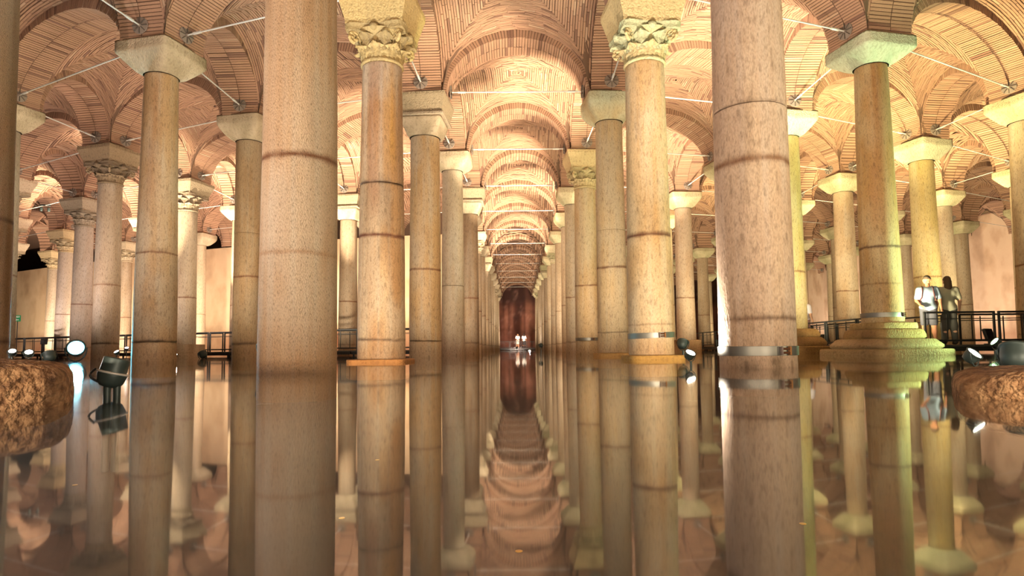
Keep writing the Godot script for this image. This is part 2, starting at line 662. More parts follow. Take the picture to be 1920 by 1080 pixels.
func capital(o: Dictionary, root: Node3D) -> void:
	var y: float = o.top
	var c0: Color = o.cap0
	var c1: Color = o.cap1
	var full := SPRING + 0.03
	if o.kind == "leafy":
		var h := 0.64
		var bell := Mesher.new()
		var tint := func(a: float, yy: float) -> Color:
			return c0.lerp(c1, clampf(0.5 + nz(cos(a) * 40, yy * 50, sin(a) * 40 + y) * 1.2, 0, 1))
		bell.lathe([Vector2(o.rt, 0.0), Vector2(o.rt + 0.035, 0.012), Vector2(o.rt + 0.035, 0.05), Vector2(o.rt + 0.005, 0.07), Vector2(o.rt + 0.01, 0.2), Vector2(o.rt + 0.05, 0.38), Vector2(o.rt + 0.13, 0.5), Vector2(o.rt + 0.2, 0.55)], 48, tint)
		var cap := part("capital", bell, M.carved_stone, root)
		cap.position.y = y
		# abacus with hollow sides
		var ab := Mesher.new()
		var p := PackedVector3Array()
		for yy in [0.53, 0.55, 0.6, 0.615, 0.64]:
			for s in 49:
				var a := -TAU * s / 48
				var q := fposmod(a + PI / 4, PI / 2) - PI / 4
				var rr := 0.545 / cos(q) - 0.075 * pow(cos(q * 2.0), 2.0) + (0.03 if yy > 0.605 else 0.0)
				rr = minf(rr, 0.74)
				p.append(Vector3(cos(a) * rr, yy, sin(a) * rr))
		ab.grid(p, 49, c1, null, true)
		for s in 48:
			ab.tri(Vector3(0, 0.53, 0), p[s + 1], p[s], c1)
		part("abacus", ab, M.carved_stone, cap)
		var key := "leaf%s" % c0.to_html()
		if not cap_mesh.has(key):
			cap_mesh[key] = [leaf(0.27, 0.3, 0.12, 3, c0).mesh(), leaf(0.27, 0.36, 0.15, 3, c1).mesh()]
		if o.near:
			for k in 16:
				var lf := part("leaf", cap_mesh[key][k / 8], M.carved_stone, cap)
				var a := TAU * (k % 8 + (0.5 if k >= 8 else 0.0)) / 8
				var rr: float = o.rt - 0.005 if k < 8 else o.rt + 0.03
				lf.position = Vector3(sin(a) * rr, 0.06 if k < 8 else 0.19, cos(a) * rr)
				lf.rotation.y = a
			for k in 4:
				var vol := Mesher.new()
				var pts := []
				for s in 26:
					var g := s / 25.0 * TAU * 1.6
					var r := 0.105 * (1.0 - s / 25.0 * 0.8)
					pts.append(Vector3(0, 0.44 - cos(g) * r, 0.56 + sin(g) * r))
				vol.path([Vector3(0, 0.25, 0.40), Vector3(0, 0.42, 0.46), Vector3(0, 0.53, 0.55)] + pts.slice(13), 0.032, 7, c1)
				vol.path(pts, 0.036, 7, c0)
				var vv := part("volute", vol, M.carved_stone, cap)
				vv.rotation.y = PI / 4 + k * PI / 2
			for k in 4:
				var boss := Mesher.new()
				boss.lathe([Vector2(0.02, -0.07), Vector2(0.075, -0.04), Vector2(0.09, 0.0), Vector2(0.07, 0.05), Vector2(0.02, 0.075)], 14, c1)
				var bo := part("boss", boss, M.carved_stone, cap)
				bo.rotation.y = k * PI / 2
				bo.position = Vector3(sin(bo.rotation.y), 0, cos(bo.rotation.y)) * 0.5 + Vector3(0, 0.57, 0)
		else:
			var all := Mesher.new()
			for k in 16:
				var lf: ArrayMesh = cap_mesh[key][k / 8]
				var arr := lf.surface_get_arrays(0)
				var a := TAU * (k % 8 + (0.5 if k >= 8 else 0.0)) / 8
				var rr: float = o.rt - 0.005 if k < 8 else o.rt + 0.03
				var xf := Transform3D(Basis(Vector3.UP, a), Vector3(sin(a) * rr, 0.06 if k < 8 else 0.19, cos(a) * rr))
				var base := all.v.size()
				for x in arr[Mesh.ARRAY_VERTEX].size():
					all.v.append(xf * arr[Mesh.ARRAY_VERTEX][x])
					all.n.append(xf.basis * arr[Mesh.ARRAY_NORMAL][x])
					all.c.append(arr[Mesh.ARRAY_COLOR][x])
					all.t.append(Vector2.ZERO)
				for x in arr[Mesh.ARRAY_INDEX]:
					all.i.append(base + x)
			part("leaves", all, M.carved_stone, cap).set_meta("kind", "stuff")
		# impost block over it
		var ib := part("impost_block", flat_shaded(loft_square(0.53, 0.66, full - y - h, 0.1), 5, c0), M.carved_stone, root)
		ib.position.y = y + h
	elif o.kind == "slab":
		var cap := part("capital", loft_block(o.rt + 0.02, 0.52, 0.46, 0.2, 0.08, c0, c1), M.carved_stone, root)
		cap.position.y = y
		var sl := Mesher.new()
		sl.box(Vector3(0, 0.04, 0), Vector3(1.2, 0.08, 1.2), Basis(), c0.lerp(Color(0.12, 0.09, 0.06), 0.5), 0.015)
		part("slab", sl, M.carved_stone, root).position.y = y + 0.46
		part("impost_block", flat_shaded(loft_square(0.56, 0.65, full - y - 0.54, 0.06), 5, c1), M.carved_stone, root).position.y = y + 0.54
	else:
		var cap := part("capital", loft_block(o.rt + 0.015, 0.645, full - y, 0.8 if o.kind == "cushion" else 0.15, 0.2 if o.kind == "cushion" else 0.24, c0, c1), M.carved_stone, root)
		cap.position.y = y


func loft_square(h0: float, h1: float, h: float, band: float) -> PackedVector3Array:
	var p := PackedVector3Array()
	for e in [[h0 * 0.8, 0.0], [h0, 0.001], [h0, 0.06], [h1, h - band], [h1, h], [h1 * 0.6, h]]:
		for s in 5:
			var a := -TAU * s / 4 - PI / 4
			p.append(Vector3(cos(a) * e[0] * sqrt(2.0), e[1], sin(a) * e[0] * sqrt(2.0)))
	return p


func flat_shaded(grid_points: PackedVector3Array, cols: int, col: Color) -> Mesher:
	var m := Mesher.new()
	for r in grid_points.size() / cols - 1:
		for q in cols - 1:
			var a := r * cols + q
			m.quad(grid_points[a], grid_points[a + 1], grid_points[a + cols + 1], grid_points[a + cols], col)
	return m


func soften(hex: String, by: float) -> Color:
	var c := Color(hex)
	return c.lerp(Color(c.get_luminance(), c.get_luminance(), c.get_luminance()), by).srgb_to_linear()


func column(li: int, k: int, o: Dictionary) -> Node3D:
	var at := column_at(li, k)
	var dist := at.length()
	var left: bool = li <= AISLE
	var stone: Array = o.get("stone", ["c9a982", "b78f62", "b3a593"] if left else ["cdb084", "bd9a62", "bba888"])
	o.seed = float(li * 37 + k * 11)
	o.base = soften(stone[0], 0.3)
	o.tone = soften(stone[1], 0.25)
	o.grey = soften(stone[2], 0.28)
	o.foot = lin("8a6543")
	o.kind = o.get("kind", "block")
	o.top = o.get("top", 5.6 if o.kind == "leafy" else (5.75 if o.kind == "slab" else 6.12))
	o.rb = o.get("rb", 0.405)
	o.rt = o.get("rt", 0.345)
	o.near = dist < 25
	var caps: Array = o.get("caps", ["b9a384", "94805f"] if left else ["c0ae88", "9d9468"])
	o.cap0 = soften(caps[0], 0.25)
	o.cap1 = soften(caps[1], 0.25)
	if not o.has("bands"):
		o.bands = [[2.27, "7a431a", 0.03, 0.85], [0.45, "4a2f1c", 0.03, 0.6]]
	var look: String = o.get("look", "%s stone column with %s capital" % [o.get("tone_word", "weathered"), {"leafy": "leafy carved", "block": "plain block", "cushion": "rounded cushion", "slab": "slab-topped"}[o.kind]])
	var label: String = o.get("label", "%s, %s in %s" % [look, ordinal(k - ROWS[li][0]), row_words(li)])
	var root := thing("column", label, "column", v3(at), column_turn(li, k), "columns of the %s" % row_words(li))
	root.set_meta("kind", "thing")
	var segs := 96 if dist < 9 else (72 if dist < 15 else (48 if dist < 30 else 28))
	var step := 0.035 if dist < 9 else (0.05 if dist < 15 else (0.09 if dist < 30 else 0.3))
	var cuts := [-0.3]
	cuts.append_array(o.get("joints", []))
	cuts.append(o.top)
	cuts.sort()
	for q in cuts.size() - 1:
		part("drum", drum(cuts[q], cuts[q + 1], o, segs, step), M[o.get("skin", "column_stone")], root)
	capital(o, root)
	for b in o.get("hoops", []):                                 # metal bands round the shaft: height, bearing of the buckle
		var r := shaft_radius(b[0], o) + 0.004
		var hoop := Mesher.new()
		hoop.lathe([Vector2(r, -0.05), Vector2(r + 0.008, -0.048), Vector2(r + 0.008, 0.048), Vector2(r, 0.05)], 64, Color(0.8, 0.8, 0.8), Vector3.ZERO, false)
		var h := part("metal_band", hoop, M.steel, root)
		h.position.y = b[0]
		h.rotation.z = b[2]
		var clasp := Mesher.new()
		var rc := lin("4a2208")
		clasp.tube(Vector3(-0.05, 0.02, 0.022), Vector3(0.045, 0.02, 0.022), 0.012, 0.012, 8, rc)
		clasp.tube(Vector3(-0.05, -0.02, 0.022), Vector3(0.045, -0.02, 0.022), 0.012, 0.012, 8, rc)
		clasp.box(Vector3(-0.055, 0, 0.018), Vector3(0.02, 0.09, 0.036), Basis(), rc.lightened(0.1), 0.004)
		clasp.box(Vector3(0.05, 0, 0.018), Vector3(0.02, 0.09, 0.036), Basis(), lin("8a5a30"), 0.004)
		var cl := part("clasp", clasp, M.rust, h)
		var g: float = b[1] - root.rotation.y
		cl.position = Vector3(sin(g), 0, cos(g)) * (r + 0.006)
		cl.rotation.y = g
	return root


func plinth_slab(root: Node3D, r: float, y0: float, y1: float, seed_: float, col: Color, called := "plinth") -> MeshInstance3D:   # a worn round slab under a shaft
	var m := Mesher.new()
	var p := PackedVector3Array()
	for e in [[0.9, y0], [1.0, y0 + 0.04], [1.0, y1 - 0.015], [0.985, y1], [0.3, y1]]:
		for s in 41:
			var a := -TAU * s / 40
			var ex := 6.0
			var sq := pow(pow(absf(cos(a)), ex) + pow(absf(sin(a)), ex), -1.0 / ex)
			var w: float = r * e[0] * lerpf(1.0, sq, 0.6) * (1.0 + nz(cos(a) * 60 + seed_, e[1] * 5, sin(a) * 60) * 0.09)
			p.append(Vector3(cos(a) * w, e[1] + nz(cos(a) * 30, seed_, sin(a) * 30) * 0.012, sin(a) * w))
	m.grid(p, 41, col, null, true)
	return part(called, m, M.carved_stone, root)


func square_course(root: Node3D, half0: float, half1: float, y0: float, y1: float, soft: float, col: Color, called: String) -> MeshInstance3D:   # one course of a stepped base, corners worn round
	var m := Mesher.new()
	var p := PackedVector3Array()
	var cs := PackedColorArray()
	for e in [[half0 * 0.95, y0], [half0, y0 + soft * 0.3], [half0, lerpf(y0, y1, 0.4)], [lerpf(half0, half1, 0.5), y1 - soft * 0.6], [half1, y1 - soft * 0.12], [half1 - 0.03, y1], [0.2, y1]]:
		for s in 65:
			var a := -TAU * s / 64
			var ex := 7.0
			var sq := pow(pow(absf(cos(a)), ex) + pow(absf(sin(a)), ex), -1.0 / ex)
			var w: float = e[0] * sq * (1.0 + nz(cos(a) * 50 + y0 * 90, e[1] * 9, sin(a) * 50) * 0.03)
			p.append(Vector3(cos(a) * w, e[1], sin(a) * w))
			cs.append(col.lerp(lin("6d5030"), clampf(0.35 + nz(cos(a) * 40, e[1] * 60, sin(a) * 40), 0, 0.8)))
	m.grid(p, 65, cs, null, true)
	return part(called, m, M.carved_stone, root)


# ---------------------------------------------------------------- tie rods
var plate_mesh: ArrayMesh
var tie_height := 6.98


func tie(la: int, ka: int, lb: int, kb: int, label: String, group: String) -> Node3D:
	var a := column_at(la, ka)
	var b := column_at(lb, kb)
	var d := (b - a).length()
	var e := (b - a) / d
	var reach := (d * 0.5 - PIER) * sqrt(1.0 - pow((tie_height - SPRING) / RISE, 2.0))
	var mid := (a + b) * 0.5
	var far := mid.length() > 30
	var root := thing("tie_rod", label, "tie rod", v3(mid, tie_height), atan2(-e.y, e.x), group)   # local x runs along the rod
	var rod := Mesher.new()
	rod.tube(Vector3(-reach, 0, 0), Vector3(reach, 0, 0), 0.017, 0.017, 6 if far else 10, Color.WHITE)
	part("rod", rod, M.rod_steel, root)
	for s in [-1.0, 1.0]:
		if not far:
			var sl := Mesher.new()
			sl.tube(Vector3(s * (reach - 0.42), 0, 0), Vector3(s * (reach - 0.22), 0, 0), 0.03, 0.03, 10, Color.WHITE)
			part("turnbuckle", sl, M.rod_steel, root)
		if plate_mesh == null:
			var pm := Mesher.new()
			pm.lathe([Vector2(0.02, 0.0), Vector2(0.175, 0.0), Vector2(0.18, 0.006), Vector2(0.18, 0.014), Vector2(0.172, 0.02), Vector2(0.04, 0.024), Vector2(0.034, 0.05), Vector2(0.026, 0.055)], 28, Color(1, 0.93, 0.88))
			for k in 8:
				var bb := Basis(Vector3.UP, TAU * k / 8)
				pm.box(bb * Vector3(0.1, 0.032, 0), Vector3(0.14, 0.026, 0.012), bb, Color(0.45, 0.42, 0.4), 0.0)
			plate_mesh = pm.mesh()
		var pl := part("anchor_plate", plate_mesh, M.plate_iron, root)
		pl.position = Vector3(s * (reach - 0.015), 0, 0)
		pl.rotation.z = s * PI / 2
	return root


# ---------------------------------------------------------------- floodlights
func floodlight(at: Vector3, aim: Vector3, color: Color, energy: float, size: float, label: String, foot := -1.0, group := "floodlights standing in the water", face := 5.0, cone := 72.0) -> Node3D:
	var root := thing("floodlight", label, "floodlight", at, 0.0, group)
	aim = aim.normalized()
	var side := aim.cross(Vector3.UP).normalized() if absf(aim.y) < 0.98 else Vector3.RIGHT
	var turn := Basis(side, aim, side.cross(aim))        # local y looks along the beam
	var body := Mesher.new()
	body.lathe([Vector2(size * 0.35, -size * 1.5), Vector2(size * 0.8, -size * 1.3), Vector2(size * 0.97, -size * 0.7), Vector2(size, -size * 0.12), Vector2(size * 1.12, -size * 0.1), Vector2(size * 1.12, size * 0.06), Vector2(size * 0.96, size * 0.06), Vector2(size * 0.9, -size * 0.1), Vector2(size * 0.3, -size * 0.14)], 24, Color.WHITE)
	var b := part("housing", body, M.lamp_body, root)
	b.basis = turn
	var lens := Mesher.new()
	lens.lathe([Vector2(size * 0.9, -size * 0.02), Vector2(size * 0.6, size * 0.04), Vector2(size * 0.05, size * 0.06)], 20, Color.WHITE)
	var l := part("lens", lens, glow(color, face) if energy > 0 else M.lamp_body, root)
	l.basis = turn
	var yoke := Mesher.new()
	var arc := []
	for k in 13:
		var g := PI * k / 12.0
		arc.append(Vector3(cos(g) * size * 1.2, -sin(g) * size * 1.75, 0))
	yoke.path(arc, size * 0.09, 6, Color.WHITE)
	var y := part("yoke", yoke, M.lamp_body, root)
	y.basis = Basis(Vector3(side.x, 0, side.z).normalized(), Vector3.UP, Vector3(side.x, 0, side.z).normalized().cross(Vector3.UP))
	var h := (at.y - foot) if foot > -50 else 0.0
	if h > size * 1.8:
		var st := Mesher.new()
		st.tube(Vector3(0, -h, 0), Vector3(0, -size * 1.7, 0), size * 0.22, size * 0.22, 10, Color.WHITE)
		st.lathe([Vector2(size * 1.0, 0.0), Vector2(size * 1.0, size * 0.12), Vector2(size * 0.3, size * 0.2)], 16, Color.WHITE, Vector3(0, -h, 0))
		part("stand", st, M.lamp_body, root)
	if energy > 0:
		var s := SpotLight3D.new()
		s.name = "beam"
		s.light_color = color
		s.light_energy = energy
		s.light_size = size * 0.8
		s.spot_range = 90
		s.spot_attenuation = 2.0
		s.spot_angle = cone
		s.spot_angle_attenuation = 0.7
		s.shadow_enabled = true
		root.add_child(s)
		s.position = aim * (size * 0.06 + 0.05)
		s.basis = Basis.looking_at(aim, Vector3.UP if absf(aim.y) < 0.98 else Vector3.RIGHT)
	return root


# ---------------------------------------------------------------- walkway and railings
func railing(a: Vector3, b: Vector3, h: float, label: String, group: String) -> void:
	var d := (b - a).length()
	var e := (b - a) / d
	var turn := Basis(e, Vector3.UP, e.cross(Vector3.UP))
	var root := thing("railing_panel", label, "railing", (a + b) * 0.5, 0.0, group)
	root.basis = turn
	var w := 0.045
	for s in [-1.0, 1.0]:
		var m := Mesher.new()
		m.box(Vector3(s * (d * 0.5 - 0.06), h * 0.5, 0), Vector3(w, h, w), Basis(), Color.WHITE, 0.005)
		part("post", m, M.black_paint, root)
	for y in [h - w * 0.5, 0.1]:
		var m := Mesher.new()
		m.box(Vector3(0, y, 0), Vector3(d - 0.12 - w, w, w), Basis(), Color.WHITE, 0.005)
		part("top_rail" if y > 0.2 else "bottom_rail", m, M.black_paint, root)
	for k in [-1, 1]:
		var m := Mesher.new()
		m.box(Vector3(k * d / 6.0, h * 0.5 + 0.03, 0), Vector3(0.022, h - 0.19, 0.022), Basis(), Color.WHITE, 0.0)
		part("baluster", m, M.black_paint, root)
	var mm := Mesher.new()
	mm.box(Vector3(0, h * 0.78, 0), Vector3(d - 0.12 - w, 0.02, 0.02), Basis(), Color.WHITE, 0.0)
	part("middle_rail", mm, M.black_paint, root)


func canister(at: Vector3, aim: Vector3, label: String) -> void:   # a capped lamp head on twin posts
	var root := thing("floodlight", label, "floodlight", at, 0.0, "floodlights in view")
	aim = aim.normalized()
	var side := aim.cross(Vector3.FORWARD).normalized()
	var turn := Basis(side, aim, side.cross(aim))
	var m := Mesher.new()
	m.lathe([Vector2(0.066, 0.012), Vector2(0.064, 0.03), Vector2(0.062, 0.08), Vector2(0.058, 0.086), Vector2(0.02, 0.088)], 32, Color.WHITE)
	part("housing", m, M.lamp_body, root).basis = turn
	m = Mesher.new()
	m.lathe([Vector2(0.02, -0.072), Vector2(0.045, -0.066), Vector2(0.062, -0.045), Vector2(0.07, -0.01), Vector2(0.07, 0.002)], 32, Color.WHITE)
	part("bowl", m, M.lamp_body, root).basis = turn
	m = Mesher.new()
	m.lathe([Vector2(0.068, 0.0), Vector2(0.078, 0.001), Vector2(0.078, 0.01), Vector2(0.066, 0.012)], 32, Color.WHITE)
	m.box(Vector3(0.086, 0.005, 0.0), Vector3(0.03, 0.008, 0.02), Basis(), Color.WHITE, 0.001)
	part("rim", m, M.rod_steel, root).basis = turn
	for s in [-1.0, 1.0]:
		m = Mesher.new()
		m.tube(Vector3(s * 0.026, -0.62, 0), Vector3(s * 0.026, -0.05, 0), 0.018, 0.018, 12, Color.WHITE)
		part("post", m, M.lamp_body, root)


func walkway(pts: Array, width: float, y: float, label: String) -> void:   # a deck along points, its legs in the water
	var root := thing("walkway", label, "walkway", Vector3(pts[0].x, 0, pts[0].y))
	var o: Vector2 = pts[0]
	for k in pts.size() - 1:
		var a: Vector2 = pts[k] - o
		var b: Vector2 = pts[k + 1] - o
		var e := (b - a).normalized()
		var q := Vector2(-e.y, e.x) * width * 0.5
		var n := maxi(1, int(round((b - a).length() / 1.6)))
		for s in n:
			var c: Vector2 = a.lerp(b, (s + 0.5) / n)
			var m := Mesher.new()
			m.box(Vector3.ZERO, Vector3((b - a).length() / n - 0.008, 0.05, width), Basis(), Color.WHITE, 0.006)
			var dk := part("deck_panel", m, M.deck, root)
			dk.position = Vector3(c.x, y - 0.025, c.y)
			dk.rotation.y = atan2(-e.y, e.x)
		for s in [-1.0, 1.0]:
			var m := Mesher.new()
			var c: Vector2 = (a + b) * 0.5 + q * s * 0.94
			m.box(Vector3.ZERO, Vector3((b - a).length() - 0.02, 0.1, 0.05), Basis(), Color.WHITE, 0.006)
			var bm := part("side_beam", m, M.black_paint, root)
			bm.position = Vector3(c.x, y - 0.1, c.y)
			bm.rotation.y = atan2(-e.y, e.x)
			for g in n:
				var lg := Mesher.new()
				lg.box(Vector3.ZERO, Vector3(0.07, y + 0.32, 0.07), Basis(), Color.WHITE, 0.006)
				var ll := part("leg", lg, M.black_paint, root)
				var c2: Vector2 = a.lerp(b, (g + 0.5) / n) + q * s * 0.9
				ll.position = Vector3(c2.x, (y - 0.42) * 0.5 - 0.03, c2.y)


# ---------------------------------------------------------------- stones
func stone_block(called: String, label: String, at: Vector3, size: Vector3, turn: float, seed_: float, rough: float) -> Node3D:
	var m := Mesher.new()
	var n := 26
	for face in 6:
		var p := PackedVector3Array()
		var cs := PackedColorArray()
		for r in n + 1:
			for q in n + 1:
				var u := float(q) / n * 2 - 1
				var w := float(r) / n * 2 - 1
				var c: Vector3
				match face:
					0: c = Vector3(1, w, -u)
					1: c = Vector3(-1, w, u)
					2: c = Vector3(u, 1, -w)
					3: c = Vector3(u, -1, w)
					4: c = Vector3(u, w, 1)
					_: c = Vector3(-u, w, -1)
				var s := c.normalized()
				var ex := 6.0
				var k := pow(pow(absf(c.x), ex) + pow(absf(c.y), ex) + pow(absf(c.z), ex), -1.0 / ex)
				var b := c * k
				var f := b * size * 0.5
				var nn := nz(f.x * 90 + seed_, f.y * 90, f.z * 90) + 0.5 * nz(f.x * 260, f.y * 260 + seed_, f.z * 260) + 0.3 * nz(f.x * 620, f.y * 620, f.z * 620 + seed_)
				f += s * nn * rough
				p.append(f)
				cs.append(lin("d0b08c").lerp(lin("8a7056"), clampf(0.45 + nn * 0.9, 0, 1)))
		m.grid(p, n + 1, cs)
	var o := MeshInstance3D.new()
	o.name = numbered(called)
	o.mesh = m.mesh()
	o.material_override = M.rock
	add_child(o)
	o.position = at
	o.rotation.y = turn
	o.set_meta("label", label)
	o.set_meta("category", "stone block")
	return o


# ---------------------------------------------------------------- people
func blob(m: Mesher, bones: Array, cell: float, blend: float, col: Color, inflate := 0.0) -> void:   # tapered capsules [a, b, ra, rb] joined smoothly, meshed as surface nets
	var lo := Vector3.ONE * 1e9
	var hi := -lo
	for b in bones:
		var r: float = maxf(b[2], b[3]) + inflate
		lo = lo.min((b[0] as Vector3).min(b[1]) - Vector3.ONE * (r + cell * 2))
		hi = hi.max((b[0] as Vector3).max(b[1]) + Vector3.ONE * (r + cell * 2))
	var nx := int((hi.x - lo.x) / cell) + 2
	var ny := int((hi.y - lo.y) / cell) + 2
	var nz_ := int((hi.z - lo.z) / cell) + 2
	var f := PackedFloat32Array()
	f.resize(nx * ny * nz_)
	var reach := 3.0 / blend + cell * 2
	for b in bones:
		var a: Vector3 = b[0]
		var ab: Vector3 = b[1] - a
		var l2 := maxf(ab.length_squared(), 1e-9)
		var rm: float = maxf(b[2], b[3]) + inflate + reach
		var p0 := ((a.min(b[1]) - Vector3.ONE * rm - lo) / cell).floor()
		var p1 := ((a.max(b[1]) + Vector3.ONE * rm - lo) / cell).ceil()
		for z in range(maxi(0, int(p0.z)), mini(nz_, int(p1.z))):
			for y in range(maxi(0, int(p0.y)), mini(ny, int(p1.y))):
				for x in range(maxi(0, int(p0.x)), mini(nx, int(p1.x))):
					var p := lo + Vector3(x, y, z) * cell
					var t := clampf((p - a).dot(ab) / l2, 0, 1)
					var d: float = (p - a - ab * t).length() - lerpf(b[2], b[3], t) - inflate
					if d < reach:
						f[(z * ny + y) * nx + x] += exp(-blend * d)
	# inside where the sum passes one
	var vid := {}
	var base := m.v.size()
	for z in nz_ - 1:
		for y in ny - 1:
			for x in nx - 1:
				var k := (z * ny + y) * nx + x
				var inside := 0
				var sum := Vector3.ZERO
				var cnt := 0
				var vals := [f[k], f[k + 1], f[k + nx], f[k + nx + 1], f[k + nx * ny], f[k + nx * ny + 1], f[k + nx * ny + nx], f[k + nx * ny + nx + 1]]
				for q in 8:
					if vals[q] > 1.0: inside += 1
				if inside == 0 or inside == 8: continue
				for e in [[0, 1], [2, 3], [4, 5], [6, 7], [0, 2], [1, 3], [4, 6], [5, 7], [0, 4], [1, 5], [2, 6], [3, 7]]:
					var va: float = -log(maxf(vals[e[0]], 1e-6))
					var vb: float = -log(maxf(vals[e[1]], 1e-6))
					if (va < 0) != (vb < 0):
						var t := va / (va - vb)
						var pa := Vector3(e[0] & 1, (e[0] >> 1) & 1, e[0] >> 2)
						var pb := Vector3(e[1] & 1, (e[1] >> 1) & 1, e[1] >> 2)
						sum += pa.lerp(pb, t)
						cnt += 1
				vid[k] = m.v.size()
				m.v.append(lo + (Vector3(x, y, z) + sum / cnt) * cell)
				m.n.append(Vector3.ZERO)
				m.c.append(col)
				m.t.append(Vector2.ZERO)
	var quads := []
	for k in vid:
		var x: int = k % nx
		var y: int = (k / nx) % ny
		var z: int = k / (nx * ny)
		if x == 0 or y == 0 or z == 0: continue
		for ax in 3:
			var step: int = [1, nx, nx * ny][ax]
			var u: int = [nx, nx * ny, 1][ax]
			var w: int = [nx * ny, 1, nx][ax]
			var s0 := f[k] > 1.0
			var s1 := f[k + step] > 1.0
			if s0 == s1: continue
			var q := [vid.get(k, -1), vid.get(k - u, -1), vid.get(k - u - w, -1), vid.get(k - w, -1)]
			if q.min() < 0: continue
			if s0: quads.append(q)
			else: quads.append([q[3], q[2], q[1], q[0]])
	for q in quads:      # q runs counter-clockwise seen from outside
		var nn: Vector3 = (m.v[q[2]] - m.v[q[0]]).cross(m.v[q[3]] - m.v[q[1]])
		for e in 4:
			m.n[q[e]] += nn
		m.i.append_array(PackedInt32Array([q[0], q[2], q[1], q[0], q[3], q[2]]))
	for k in range(base, m.v.size()):
		m.n[k] = m.n[k].normalized() if m.n[k].length_squared() > 0 else Vector3.UP


func hand(m: Mesher, wrist: Vector3, down: Vector3, front: Vector3, side: Vector3) -> void:   # side points to the thumb
	var b := []
	var palm := wrist + down * 0.085
	b.append([wrist, palm - side * -0.02, 0.026, 0.02])
	b.append([wrist, palm - side * 0.022, 0.026, 0.018])
	b.append([palm + side * 0.024, palm - side * 0.026, 0.016, 0.014])
	var ln := [0.07, 0.08, 0.075, 0.058]
	for k in 4:
		var root: Vector3 = palm + side * (0.03 - 0.02 * k)
		var k1: Vector3 = root + (down * 0.92 + front * 0.32).normalized() * ln[k] * 0.52
		var k2: Vector3 = k1 + (down * 0.7 + front * 0.7).normalized() * ln[k] * 0.48
		b.append([root, k1, 0.0095, 0.009])
		b.append([k1, k2, 0.009, 0.0075])
	var tb := wrist + down * 0.03 + side * 0.028
	var t1 := tb + (down * 0.75 + side * 0.5 + front * 0.35).normalized() * 0.045
	b.append([tb, t1, 0.014, 0.011])
	b.append([t1, t1 + (down * 0.9 + front * 0.4).normalized() * 0.032, 0.011, 0.009])
	blob(m, b, 0.0055, 260.0, Color.WHITE)


